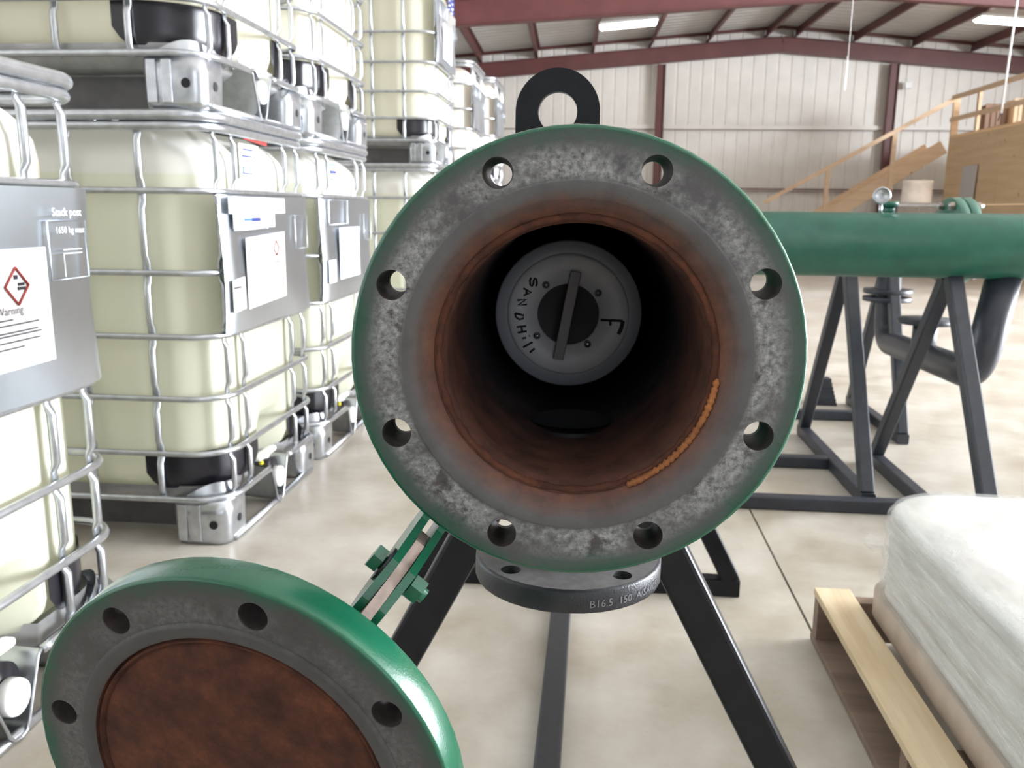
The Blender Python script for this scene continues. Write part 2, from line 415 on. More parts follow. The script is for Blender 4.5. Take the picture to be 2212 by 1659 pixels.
for cx in (-4.6, 1.45, 6.97, 12.6):
    mb = MB(); ibeam(mb, (cx, YB - 0.28, 0.0), (cx, YB - 0.28, roof_z(cx) - 0.66), 0.2, 0.14, M['oxide'], (1, 0, 0)); mb.build('column', wall_back)
def zsec(mb, p0, p1, h, fl, m, upv=(0, 0, 1), t=0.006):
    a, b, dd = frame(Vector(p1) - Vector(p0), upv)
    for (ox, oy, sx, sy) in ((0, 0, t, h), (fl / 2, h / 2, fl, t), (-fl / 2, -h / 2, fl, t)):
        q = [(ox - sx / 2, oy - sy / 2), (ox + sx / 2, oy - sy / 2), (ox + sx / 2, oy + sy / 2), (ox - sx / 2, oy + sy / 2)]
        vs = [Vector(p) + a * u + b * v for p in (p0, p1) for u, v in q]
        mb.add(vs, [(3, 2, 1, 0), (4, 5, 6, 7)] + [(k, (k + 1) % 4, 4 + (k + 1) % 4, 4 + k) for k in range(4)], m)
    return mb
for gz, gm in ((3.05, 'wall'), (1.57, 'oxide')):
    for (x0, x1) in ((XL, -4.7), (-4.5, 1.36), (1.54, 6.88), (7.06, 12.5), (12.7, XR)):
        mb = MB(); box(mb, ((x0 + x1) / 2, YB - 0.10, gz + 0.03), (x1 - x0, 0.012, 0.10 if gm == 'wall' else 0.03), M[gm])
        box(mb, ((x0 + x1) / 2, YB - 0.055, gz - 0.025), (x1 - x0, 0.10, 0.012), M['oxide'])
        mb.build('girt', wall_back)
# roof: ribbed sheets in view, plain deck behind the camera; purlins and rafters hang from it
mb = MB()
vs = [(XL, YF, roof_z(XL)), (RIDGE_X, YF, RIDGE_Z), (XR, YF, roof_z(XR)), (XL, 11.0, roof_z(XL)), (RIDGE_X, 11.0, RIDGE_Z), (XR, 11.0, roof_z(XR))]
vs += [(a, b, c + 0.1) for a, b, c in vs]
mb.add(vs, [(0, 1, 4, 3), (1, 2, 5, 4), (6, 9, 10, 7), (7, 10, 11, 8), (0, 3, 9, 6), (2, 8, 11, 5), (0, 6, 7, 1), (1, 7, 8, 2), (3, 4, 10, 9), (4, 5, 11, 10)], M['roof'])
ceiling = struct(mb.build('ceiling'))
y = 11.0
while y < YB + 0.1:
    for (xa, xb) in ((XL, RIDGE_X), (RIDGE_X, XR)):
        mb = MB(); prof = rib_profile(PW, [0.12, 0.425, 0.73], 0.035); vs = []; fs = []
        for (u, d) in prof: vs += [(xa, y + u, roof_z(xa) + d), (xb, y + u, roof_z(xb) + d)]
        for k in range(len(prof) - 1): fs.append((2 * k, 2 * k + 2, 2 * k + 3, 2 * k + 1))
        mb.add(vs, fs, M['roof']); mb.build('roof_panel', ceiling)
    y += PW
for px in [4.3 - 0.35 - 1.38 * k for k in range(8)] + [4.3 + 0.35 + 1.38 * k for k in range(8)]:
    if XL + 0.1 < px < XR - 0.1:
        mb = MB(); zsec(mb, (px, 6.0, roof_z(px) - 0.112), (px, YB - 0.02, roof_z(px) - 0.112), 0.20, 0.065, M['oxide']); mb.build('purlin', ceiling)
mb = MB()
for (xa, xb) in ((XL, RIDGE_X), (RIDGE_X, XR)):
    ibeam(mb, (xa, 22.18, roof_z(xa) - 0.45), (xb, 22.18, roof_z(xb) - 0.45), 0.36, 0.18, M['oxide'])
mb.build('rafter', ceiling)
for ry in (9.9, 16.05):          # the inner frames are tapered, deepest at the ridge
    mb = MB()
    for xe in (XL, XR):
        zt = lambda x_: roof_z(x_) - 0.215
        zb = lambda x_: 4.63 - 0.062 * abs(x_ - RIDGE_X)
        prism(mb, [(xe, zt(xe)), (RIDGE_X, zt(RIDGE_X)), (RIDGE_X, zb(RIDGE_X)), (xe, zb(xe))], (0, ry, 0), (1, 0, 0), (0, 0, 1), (0, 1, 0), 0.012, M['oxide'])
        for f_ in (zt, zb):
            prism(mb, [(xe, f_(xe) - 0.006), (RIDGE_X, f_(RIDGE_X) - 0.006), (RIDGE_X, f_(RIDGE_X) + 0.006), (xe, f_(xe) + 0.006)], (0, ry, 0), (1, 0, 0), (0, 0, 1), (0, 1, 0), 0.18, M['oxide'])
    mb.build('rafter', ceiling)
mb = MB(); zsec(mb, (XL, YB - 0.16, roof_z(XL) - 0.03), (RIDGE_X, YB - 0.16, RIDGE_Z - 0.03), 0.06, 0.05, M['oxide']); mb.build('rake_angle', ceiling)
mb = MB(); zsec(mb, (RIDGE_X, YB - 0.16, RIDGE_Z - 0.03), (XR, YB - 0.16, roof_z(XR) - 0.03), 0.06, 0.05, M['oxide']); mb.build('rake_angle', ceiling)
# remaining walls (out of the frame, they bounce the light)
mb = MB(); box(mb, (XL - 0.05, (YF + YB) / 2, 2.3), (0.1, YB - YF, 4.6), M['wall_plain']); struct(mb.build('wall_left'))
mb = MB()
for (y0, y1, z0, z1) in ((YF, 1.9, 0, 4.55), (10.5, YB, 0, 4.55), (1.9, 10.5, 4.25, 4.55)):
    box(mb, (XR + 0.05, (y0 + y1) / 2, (z0 + z1) / 2), (0.1, y1 - y0, z1 - z0), M['wall_dull'])
struct(mb.build('wall_right'))
mb = MB()
for (x0, x1, z0, z1) in ((XL, 2.0, 0, 5.5), (8.0, XR, 0, 5.5), (2.0, 8.0, 4.2, 5.5)):
    box(mb, ((x0 + x1) / 2, YF - 0.05, (z0 + z1) / 2), (x1 - x0, 0.1, z1 - z0), M['wall_dull'])
struct(mb.build('wall_front'))

# the steel building stands a little askew to the row of totes
_R = Matrix.Translation((1.5, 22.3, 0)) @ Matrix.Rotation(0.031, 4, 'Z') @ Matrix.Translation((-1.5, -22.3, 0))
for o in list(COL.objects):
    if o.parent is None and o.get('kind') == 'structure' and o.name != 'floor': o.matrix_basis = _R

# ------------------------------------------------------------------ liquid totes
TW, TD = 1.10, 0.88            # footprint: x width, y depth
def rrect(w, d, r, n=8):
    """rounded rectangle outline, counter-clockwise from the front right corner; corner arcs of n steps"""
    pts = []
    for (cx, cy, a0) in ((w / 2 - r, -d / 2 + r, -90), (w / 2 - r, d / 2 - r, 0), (-w / 2 + r, d / 2 - r, 90), (-w / 2 + r, -d / 2 + r, 180)):
        pts += arc((cx, cy), r, math.radians(a0), math.radians(a0 + 90), n)
    return pts
def resample(pts, step):
    out = []; n = len(pts)
    for i in range(n):
        a = Vector((*pts[i], 0)); b = Vector((*pts[(i + 1) % n], 0)); L = (b - a).length; k = max(1, int(L / step))
        for j in range(k): out.append(((a + (b - a) * (j / k)).x, (a + (b - a) * (j / k)).y))
    return out
BAR_Y = (-0.355, -0.225, 0.215, 0.345)
BAR_X = (-0.33, -0.11, 0.11, 0.33)
ring_z_full = (0.30, 0.475, 0.667, 0.86, 1.10)

tote_cache = {}
def tote_meshes(H):
    """shared part meshes of a tote of height H; returns list of (name, mesh, material-key-driven?)"""
    if H in tote_cache: return tote_cache[H]
    k = H / 1.33; parts = []
    def keep(mb, name):
        o = mb.build(name); me = o.data; bpy.data.objects.remove(o); parts.append((name, me)); return me
    # bottle: rounded box with shallow grooves behind the bars and a pocket for the valve
    base = resample(rrect(TW - 0.06, TD - 0.06, 0.185, 14), 0.02)
    zs = [0.165, 0.17, 0.19, 0.23, 0.29, 0.32, 0.36, 0.45, 0.6, 0.8, 0.95, 1.08, 1.15, 1.19, 1.22, 1.245, 1.265, 1.28, 1.288]
    mb = MB(); vs = []; fs = []; n = len(base)
    def inset(z):
        if z < 0.23: return 0.045 * (1 - (z - 0.165) / 0.065) ** 2
        if z > 1.15: return 0.11 * ((z - 1.15) / 0.138) ** 2.6
        return 0
    for z in zs:
        ii = inset(z)
        for (x_, y_) in base:
            nx = x_ / (TW / 2); ny = y_ / (TD / 2)
            g = 0
            if abs(x_) > TW / 2 - 0.06:
                for by in BAR_Y: g = max(g, math.exp(-((y_ - by) / 0.03) ** 2))
                if x_ > 0 and z < 0.345: 
                    pk = min(1, max(0, (0.125 - abs(y_ - 0.02)) / 0.03)) * min(1, max(0, (0.345 - z) / 0.05)); g = max(g, pk * 9)
            if abs(y_) > TD / 2 - 0.06:
                for bx in BAR_X: g = max(g, math.exp(-((x_ - bx) / 0.03) ** 2))
            amp = 0.012 * (1 - min(1, max(0, (z - 1.18) / 0.08)))
            q = ii + g * amp
            vx = x_ - (q if x_ > 0 else -q) * (1 if abs(nx) > 0.72 else abs(nx))
            vy = y_ - (q if y_ > 0 else -q) * (1 if abs(ny) > 0.72 else abs(ny))
            vs.append((vx, vy, z * k if z > 0.4 else z))
    for i in range(len(zs) - 1):
        for j in range(n): l = (j + 1) % n; fs.append((i * n + j, i * n + l, (i + 1) * n + l, (i + 1) * n + j))
    fs.append(tuple(range(n))[::-1]); fs.append(tuple((len(zs) - 1) * n + j for j in range(n)))
    mb.add(vs, fs, M['bottle_a'], True)
    lathe(mb, [(0.001, 1.312 * k), (0.075, 1.312 * k), (0.08, 1.308 * k), (0.08, 1.28 * k)], M['bottle_a'], 24)
    keep(mb, 'bottle')
    # black sleeves around the foot of the bottle
    ol = resample(rrect(TW - 0.050, TD - 0.050, 0.188, 14), 0.02)
    def sleeve(sel, zt=0.296):
        pts = [p for p in ol if sel(*p)]
        # order along outline
        start = next(i for i in range(len(ol)) if sel(*ol[i]) and not sel(*ol[i - 1]))
        seq = []; i = start
        while sel(*ol[i % len(ol)]): seq.append(ol[i % len(ol)]); i += 1
        mb = MB(); vs = []; fs = []; rows = 6; m_ = len(seq)
        for a, (x_, y_) in enumerate(seq):
            e = min(a, m_ - 1 - a) / 3.0
            low = 0.178 + (0.05 * (1 - min(1, e)) ** 2 if a < 4 or a > m_ - 5 else 0)
            for r_ in range(rows + 1):
                z = low + (zt - low) * r_ / rows
                q = 0.035 * max(0, (0.215 - z) / 0.05) ** 2
                vs.append((x_ * (1 - q), y_ * (1 - q), z))
        for a in range(m_ - 1):
            for r_ in range(rows): o = a * (rows + 1) + r_; fs.append((o, o + rows + 1, o + rows + 2, o + 1))
        mb.add(vs, fs, M['dark_plastic'], True); return mb
    keep(sleeve(lambda x_, y_: (y_ < -TD / 2 + 0.14 and x_ > 0.27) or (x_ > TW / 2 - 0.14 and y_ < -0.115)), 'sleeve')
    keep(sleeve(lambda x_, y_: (y_ > TD / 2 - 0.14 and x_ > 0.27) or (x_ > TW / 2 - 0.14 and y_ > 0.16)), 'sleeve')
    # cage rings
    for z in ring_z_full:
        mb = MB(); tube(mb, [(x_, y_, z * k if z > 0.4 else z) for x_, y_ in rrect(TW - 0.004, TD - 0.004, 0.12, 8)], 0.0095, M['galv'], 8, True); keep(mb, 'cage_ring')
    mb = MB(); tube(mb, [(x_, y_, H - 0.016) for x_, y_ in rrect(TW - 0.004, TD - 0.004, 0.12, 8)], 0.016, M['galv'], 10, True)
    tube(mb, [(x_, y_, H - 0.046) for x_, y_ in rrect(TW - 0.012, TD - 0.012, 0.12, 8)], 0.0135, M['galv'], 10, True); keep(mb, 'top_rail')
    # bars, flattened where rings cross
    zr = [0.14] + [z * k if z > 0.4 else z for z in ring_z_full] + [H - 0.045]
    def bar(x_, y_, outward):
        pts = []; rs = []
        ox, oy = outward
        for a, b in zip(zr[:-1], zr[1:]):
            for t, fl in ((0.0, 1), (0.12, 1), (0.22, 0), (0.5, 0), (0.78, 0), (0.88, 1)):
                z = a + (b - a) * t; off = -0.004 if fl else 0.0035
                pts.append((x_ + ox * off, y_ + oy * off, z)); rs.append((0.0125, 0.0045) if fl else (0.0105, 0.0095))
        pts.append((x_, y_, zr[-1])); rs.append((0.0125, 0.0045))
        mb = MB(); 
        if ox: rs = [(b_, a_) for a_, b_ in rs]
        # tube() frame: for vertical paths its first axis lies along +-y
        rs2 = [(r_[1], r_[0]) for r_ in rs]
        tube(mb, pts, 0.01, M['galv'], 8, False, True, rs2); return mb
    for by in BAR_Y:
        keep(bar(TW / 2 - 0.017, by, (1, 0)), 'cage_bar')
        keep(bar(-TW / 2 + 0.017, by, (-1, 0)), 'cage_bar')
    for bx in BAR_X:
        keep(bar(bx, -TD / 2 + 0.017, (0, -1)), 'cage_bar')
        keep(bar(bx, TD / 2 - 0.017, (0, 1)), 'cage_bar')
    # base: pan, rail, runners, feet
    mb = MB(); pan = rrect(TW - 0.06, TD - 0.06, 0.12, 6); n = len(pan)
    zz_ = [0.115, 0.135, 0.185]; sc_ = [0.9, 0.975, 0.985]
    pan = resample(pan, 0.03); n = len(pan)
    vs = [(min(x_ * s_, TW / 2 - 0.21) if abs(y_) < 0.115 and x_ > 0 else x_ * s_, y_ * s_, z_) for z_, s_ in zip(zz_, sc_) for x_, y_ in pan]
    fs = [tuple(range(n))[::-1]] + [(i * n + j, i * n + (j + 1) % n, (i + 1) * n + (j + 1) % n, (i + 1) * n + j) for i in range(2) for j in range(n)]
    mb.add(vs, fs, M['pan'], True); keep(mb, 'base_pan')
    # bottom rail, dips in a V under the valve
    pts = []
    for x_, y_ in resample(rrect(TW - 0.002, TD - 0.002, 0.12, 8), 0.02):
        if x_ > TW / 2 - 0.01 and abs(y_) < 0.085: continue
        pts.append((x_, y_, 0.152))
    i0 = next(i for i in range(len(pts)) if pts[i][0] > TW / 2 - 0.01 and pts[i][1] > 0.084 and pts[i - 1][1] < 0)
    pts = pts[i0:] + pts[:i0]
    mb = MB(); tube(mb, pts, 0.0105, M['galv'], 8); keep(mb, 'base_rail')
    mb = MB()
    vp = [(0.088, 0.156), (0.075, 0.146), (0.03, 0.03), (0.018, 0.012), (0, 0.008), (-0.018, 0.012), (-0.03, 0.03), (-0.075, 0.146), (-0.088, 0.156)]
    vs = []; fs = []
    for (y_, z_) in vp: vs += [(TW / 2 + 0.002, y_, z_), (TW / 2 - 0.16, y_ * 0.9, z_ + 0.012)]
    for j in range(len(vp) - 1): fs.append((2 * j, 2 * j + 2, 2 * j + 3, 2 * j + 1))
    mb.add(vs, fs, M['galv'], True)
    tube(mb, [(TW / 2, y_, z_) for y_, z_ in vp], 0.004, M['galv'], 6); keep(mb, 'valve_guard')
    for sx in (1, -1):
        mb = MB(); tube(mb, [(sx * (TW / 2 - 0.012), -TD / 2 + 0.06, 0.011), (sx * (TW / 2 - 0.012), TD / 2 - 0.06, 0.011)], 0.011, M['galv'], 8); keep(mb, 'runner')
    def foot(sx, sy):
        mb = MB(); ol_ = rrect(0.19, 0.17, 0.045, 6); n = len(ol_); cx, cy = sx * (TW / 2 - 0.10), sy * (TD / 2 - 0.09)
        vs = [(cx + x_ * s_, cy + y_ * s_, z_) for z_, s_ in ((0.002, 0.93), (0.02, 0.97), (0.10, 1.0), (0.142, 1.0)) for x_, y_ in ol_]
        fs = [tuple(range(n))[::-1], tuple(3 * n + j for j in range(n))] + [(i * n + j, i * n + (j + 1) % n, (i + 1) * n + (j + 1) % n, (i + 1) * n + j) for i in range(3) for j in range(n)]
        mb.add(vs, fs, M['galv'], True)
        # pressed pleats on the end faces and black discs for the dark lifting holes
        for u in (-0.055, -0.01): box(mb, (cx + u * sx, cy + sy * 0.086, 0.075), (0.03, 0.008, 0.12), M['galv'], None, 0.003)
        T = Matrix.Translation((cx + 0.045 * sx, cy + sy * 0.0865, 0.07)) @ Matrix.Rotation(-sy * PI / 2, 4, 'X') @ Matrix.Rotation(PI if sy > 0 else 0, 4, 'X')
        lathe(mb, [(0.0, 0.0012), (0.014, 0.0012)], M['hole_shade'], 14, Matrix.Translation((cx + 0.045 * sx, cy + sy * 0.0855, 0.07)) @ Matrix.Rotation(PI / 2 * (1 if sy < 0 else -1), 4, 'X'))
        lathe(mb, [(0.0, 0.0005), (0.014, 0.0005)], M['hole_shade'], 14, Matrix.Translation((cx + sx * 0.0955, cy, 0.07)) @ Matrix.Rotation(PI / 2 * sx, 4, 'Y'))
        # bracket up over the corner of the bottle
        ol2 = [(x_, y_) for x_, y_ in rrect(TW - 0.03, TD - 0.03, 0.125, 8) if x_ * sx > TW / 2 - 0.17 and y_ * sy > TD / 2 - 0.16]
        vs = []; fs = []
        h_ = len(ol2)
        for j, (x_, y_) in enumerate(ol2):
            tz = 0.16 + 0.035 * math.sin(PI * j / (h_ - 1))
            vs += [(x_, y_, 0.13), (x_ * 0.985, y_ * 0.985, tz)]
        for j in range(h_ - 1): fs.append((2 * j, 2 * j + 2, 2 * j + 3, 2 * j + 1))
        mb.add(vs, fs, M['galv'], True)
        return mb
    for sx in (1, -1):
        for sy in (1, -1): keep(foot(sx, sy), 'foot')
    # rear closing of the base seen through the gap
    mb = MB(); box(mb, (0.0, -TD / 2 + 0.16, 0.058), (0.66, 0.02, 0.10), M['pan_dark']); keep(mb, 'base_beam')
    # valve
    mb = MB(); R90 = Matrix.Rotation(PI / 2, 4, 'Y'); T = Matrix.Translation((TW / 2 - 0.135, 0.0, 0.118)) @ R90
    lathe(mb, [(0.0, 0), (0.046, 0), (0.046, 0.09), (0.05, 0.092), (0.05, 0.11), (0.0, 0.11)], M['dark_plastic'], 24, T); keep(mb, 'valve')
    vi = len(parts) - 1
    mb = MB(); T = Matrix.Translation((TW / 2 - 0.008, 0.0, 0.098)) @ R90
    lathe(mb, [(0.0, 0.004), (0.028, 0.004), (0.03, 0.012), (0.036, 0.014), (0.038, 0.008), (0.038, -0.012), (0.0, -0.012)], M['white_plastic'], 24, T); keep(mb, '>valve_cap')
    mb = MB(); box(mb, (TW / 2 - 0.045, -0.02, 0.188), (0.032, 0.16, 0.02), M['white_plastic'], Matrix.Translation((0, 0, 0)) , 0.008)
    tube(mb, [(TW / 2 - 0.06, 0, 0.15), (TW / 2 - 0.05, 0, 0.185)], 0.016, M['white_plastic'], 10); keep(mb, '>valve_handle')
    mb = MB(); box(mb, (TW / 2 - 0.05, -0.042, 0.158), (0.012, 0.016, 0.014), M['yellow'], None, 0.003); keep(mb, '>valve_seal')
    # label plate, slightly buckled
    mb = MB(); vs = []; fs = []; nu, nv = 24, 12; z0, z1 = 0.672 * k, 1.092 * k
    for i in range(nu + 1):
        for j in range(nv + 1):
            u = i / nu; v = j / nv
            d = 0.006 * math.sin(3.1 * PI * u + 2 * v) * (1 - v) + 0.004 * math.sin(5 * v + 2 * u)
            e = min(u, 1 - u) / 0.04
            d -= 0.012 * max(0, 1 - e)
            vs.append((TW / 2 + 0.012 + d, -0.385 + 0.77 * u, z0 + (z1 - z0) * v))
    for i in range(nu):
        for j in range(nv): o = i * (nv + 1) + j; fs.append((o, o + nv + 1, o + nv + 2, o + 1))
    mb.add(vs, fs, M['plate'], True)
    # pressed frames
    def wire(y0, y1, z0_, z1_, r=0.0016):
        tube(mb, [(TW / 2 + 0.018, y0, z0_), (TW / 2 + 0.018, y1, z0_), (TW / 2 + 0.018, y1, z1_), (TW / 2 + 0.018, y0, z1_)], r, M['plate'], 5, True)
    wire(0.215, 0.345, 0.905 * k, 1.025 * k); wire(-0.33, -0.06, 0.985 * k, 1.085 * k, 0.003)
    keep(mb, 'label_plate')
    tote_cache[H] = parts
    return parts
def tote(label, y0, z0, H, bot, group='liquid totes in the stacked row', x0=-1.67):
    root = empty('liquid_tote', label, 'tote', (x0, y0 + TD / 2, z0), group=group); last = None; pl = None
    for name, me in tote_meshes(H):
        if name.startswith('>'): link(name[1:], me, last); continue
        o = link(name, me, root); 
        if name == 'bottle':
            o.material_slots[0].link = 'OBJECT'; o.material_slots[0].material = M[bot]
        if name == 'valve': last = o
        if name == 'label_plate': pl = o
    return root, pl
PXP = TW / 2 + 0.0235
def quad(mb, y0, y1, z0, z1, m, x=PXP, tilt=0.0, th=0.0012):
    """thin sheet on the side face; tilt shifts the far end up"""
    vs = [(x, y0, z0), (x, y1, z0 + tilt), (x, y1, z1 + tilt), (x, y0, z1)]; vs += [(a - th, b, c) for a, b, c in vs]
    mb.add(vs, [(0, 1, 2, 3), (7, 6, 5, 4), (0, 4, 5, 1), (1, 5, 6, 2), (2, 6, 7, 3), (3, 7, 4, 0)], m)
def side_text(mb, body, size, y, z, m, x=PXP + 0.002):
    vs, fs = text_mesh(body, size); mb.add([(x, y + v.x, z + v.y) for v in vs], fs, m)

stacks = [
    ('single caged white tote nearest the open green lid, hazard label on its steel plate', 1.00, 0, 1.33, 'bottle_a'),
    ('white tote on the floor with red tag and buckled steel plate, second in row', 2.45, 0, 1.33, 'bottle_a'),
    ('caged tote on top of the red-tagged tote, black sleeve and foot in view', 2.45, 1.33, 1.33, 'bottle_full'),
    ('caged white tote on the floor just behind the red-tagged tote, plain white paper on plate', 3.40, 0, 1.33, 'bottle_a'),
    ('caged tote in the upper layer just behind the tote that stands on the red-tagged one', 3.40, 1.33, 1.33, 'bottle_full'),
    ('lower beige tote of the free-standing stack beyond the aisle gap, liquid line showing', 6.02, 0, 1.36, 'bottle_a'),
    ('upper beige tote of the free-standing stack beyond the aisle gap, blue sticker near its top', 6.02, 1.36, 1.33, 'bottle_full'),
    ('lower tote of the low peach-coloured stack behind the free-standing stack', 7.80, 0, 1.165, 'bottle_pale'),
    ('upper tote of the low peach-coloured stack behind the free-standing stack', 7.80, 1.165, 1.165, 'bottle_pale'),
    ('lower tote of the farthest stack of the row, beside the end wall view', 9.55, 0, 1.22, 'bottle_pale'),
    ('upper tote of the farthest stack of the row, beside the end wall view', 9.55, 1.22, 1.22, 'bottle_pale'),
]
plates = [tote(*s) for s in stacks]
# papers and print on the nearest plates (local coordinates of each tote)
root, pl = plates[0]
mb = MB(); quad(mb, -0.13, 0.195, 0.747, 0.975, M['paper']); mb.build('paper_label', pl)
mb = MB(); c = (0.095, 0.905); s_ = 0.034
for a in range(4):
    p = [(c[0] + s_ * math.cos(PI / 2 * a), c[1] + s_ * 1.05 * math.sin(PI / 2 * a)) for a in (a, a + 1)]
    tube(mb, [(PXP + 0.0025, *p[0]), (PXP + 0.0025, *p[1])], 0.0022, M['ink_red'], 6)
mb.build('hazard_diamond', pl)
mb = MB()
for (yy, zz_, w_, h_) in ((0.09, 0.918, 0.01, 0.008), (0.1, 0.905, 0.018, 0.006), (0.098, 0.897, 0.022, 0.006)): quad(mb, yy, yy + w_, zz_, zz_ + h_, M['ink_black'], PXP + 0.002)
side_text(mb, 'Warning', 0.022, 0.03, 0.853, M['ink'])
for (zz_, y1) in ((0.842, 0.075), (0.832, 0.15), (0.818, 0.145), (0.812, 0.155), (0.80, 0.15), (0.788, 0.10)): quad(mb, -0.11, y1, zz_, zz_ + 0.0028, M['ink'], PXP + 0.002)
mb.build('print', pl)
mb = MB(); side_text(mb, 'Stack post', 0.024, 0.222, 1.035, M['white_plastic'], PXP + 0.003); side_text(mb, '1650 kg max', 0.0195, 0.228, 1.0, M['white_plastic'], PXP + 0.003)
quad(mb, 0.255, 0.32, 0.965, 0.967, M['white_plastic'], PXP - 0.001); quad(mb, 0.255, 0.32, 0.957, 0.959, M['white_plastic'], PXP - 0.001); quad(mb, 0.255, 0.257, 0.91, 0.957, M['white_plastic'], PXP - 0.001)
mb.build('embossed_lettering', pl)
root, pl = plates[1]
mb = MB(); quad(mb, -0.255, 0.085, 0.735, 0.96, M['paper_peach'], PXP, 0.012); mb.build('paper_label', pl)
mb = MB(); quad(mb, -0.37, -0.275, 0.735, 0.835, M['paper_peach'], PXP, 0.006); mb.build('paper_label', pl)
mb = MB(); quad(mb, -0.34, 0.0, 0.99, 1.035, M['paper']); quad(mb, -0.37, 0.10, 1.035, 1.085, M['paper']); mb.build('paper_label', pl)
mb = MB(); quad(mb, -0.26, -0.20, 1.012, 1.02, M['ink_lightblue'], PXP + 0.002); quad(mb, -0.20, -0.13, 1.010, 1.022, M['ink_blue'], PXP + 0.002)
for i in range(9): quad(mb, -0.23, -0.02 + 0.07 * math.sin(i * 2.3), 0.90 - 0.013 * i, 0.9025 - 0.013 * i, M['ink'], PXP + 0.002, 0.008)
side_text(mb, 'Warning', 0.016, -0.03, 0.872, M['ink'])
quad(mb, -0.365, -0.31, 0.808, 0.815, M['ink'], PXP + 0.002)
mb.build('print', pl)
mb = MB(); cz = 0.905
for a in range(4):
    p = [(0.0 + 0.024 * math.cos(PI / 2 * a), 0.918 + 0.026 * math.sin(PI / 2 * a)) for a in (a, a + 1)]
    tube(mb, [(PXP + 0.002, *p[0]), (PXP + 0.002, *p[1])], 0.0016, M['ink_red'], 6)
mb.build('hazard_diamond', pl)
mb = MB(); quad(mb, -0.15, 0.05, 1.268, 1.298, M['red_tag'], TW / 2 - 0.012, -0.01); mb.build('red_tag', root)
mb = MB(); quad(mb, -0.16, 0.0, 1.145, 1.255, M['paper'], TW / 2 - 0.024); mb.build('sticker', root)
mb = MB()
for (a, b, z_, h_, mm) in ((-0.13, -0.05, 1.235, 0.006, 'ink_blue'), (-0.14, -0.06, 1.214, 0.006, 'ink_blue'), (-0.14, -0.06, 1.180, 0.004, 'ink_lightblue'), (-0.14, -0.06, 1.160, 0.005, 'ink_blue'), (-0.14, -0.13, 1.163, 0.018, 'ink_lightblue')):
    quad(mb, a, b, z_, z_ + h_, M[mm], TW / 2 - 0.0225)
mb.build('sticker_print', root)
root, pl = plates[3]
mb = MB(); quad(mb, -0.20, 0.11, 0.75, 0.97, M['paper']); mb.build('paper_label', pl)
mb = MB(); quad(mb, -0.36, -0.26, 0.745, 0.84, M['paper']); mb.build('paper_label', pl)
mb = MB()
for (z_, h_, mm) in ((1.232, 0.005, 'ink_lightblue'), (1.20, 0.011, 'ink_blue'), (1.172, 0.005, 'ink_lightblue')): quad(mb, -0.16, -0.07, z_, z_ + h_, M[mm], TW / 2 - 0.0225)
mb.build('sticker_print', root)
root, pl = plates[6]
mb = MB(); quad(mb, -0.23, 0.12, 0.72, 0.95, M['paper']); mb.build('paper_label', pl)
mb = MB()
for i in range(4): quad(mb, 0.02, 0.28, 1.10 + 0.035 * i, 1.122 + 0.035 * i, M['ink_blue'], TW / 2 + 0.016)
mb.build('sticker_print', root)

# ------------------------------------------------------------------ flanges
def holed_annulus(mb, r0, r1, bc, hr, z, m, nh=8, a_off=PI / 8, k=4, flip=False):
    """annulus at height z with nh round holes, as quads between each hole and its sector outline; returns hole rings"""
    rings = []
    half = PI / nh
    for h in range(nh):
        ac = a_off + 2 * PI * h / nh; outl = []
        def P(r, a): return (r * math.cos(a), r * math.sin(a), z)
        corners = [(r0, -half), (r1, -half), (r1, half), (r0, half)]
        for q in range(4):
            (ra, aa), (rb, ab) = corners[q], corners[(q + 1) % 4]
            for j in range(k * 2): t = j / (k * 2); outl.append(P(ra + (rb - ra) * t, ac + aa + (ab - aa) * t))
        c = Vector((bc * math.cos(ac), bc * math.sin(ac), z)); e1 = Vector((math.cos(ac), math.sin(ac), 0)); e2 = Vector((-math.sin(ac), math.cos(ac), 0))
        n = len(outl); ring = []
        for j in range(n):
            d = Vector(outl[j]) - c; u, v = d.dot(e1), d.dot(e2)
            # even spacing by index, starting at the first corner direction
            a0 = -3 * PI / 4; t = a0 + 2 * PI * j / n
            ring.append(tuple(c + e1 * hr * math.cos(t) + e2 * hr * math.sin(t)))
        fs = [(j, (j + 1) % n, n + (j + 1) % n, n + j) for j in range(n)]
        mb.add(outl + ring, fs, m); rings.append(ring)
    return rings
def weld_obj(o, d=1e-5):
    bm = bmesh.new(); bm.from_mesh(o.data); bmesh.ops.remove_doubles(bm, verts=bm.verts, dist=d)
    bmesh.ops.recalc_face_normals(bm, faces=bm.faces); bm.to_mesh(o.data); bm.free()
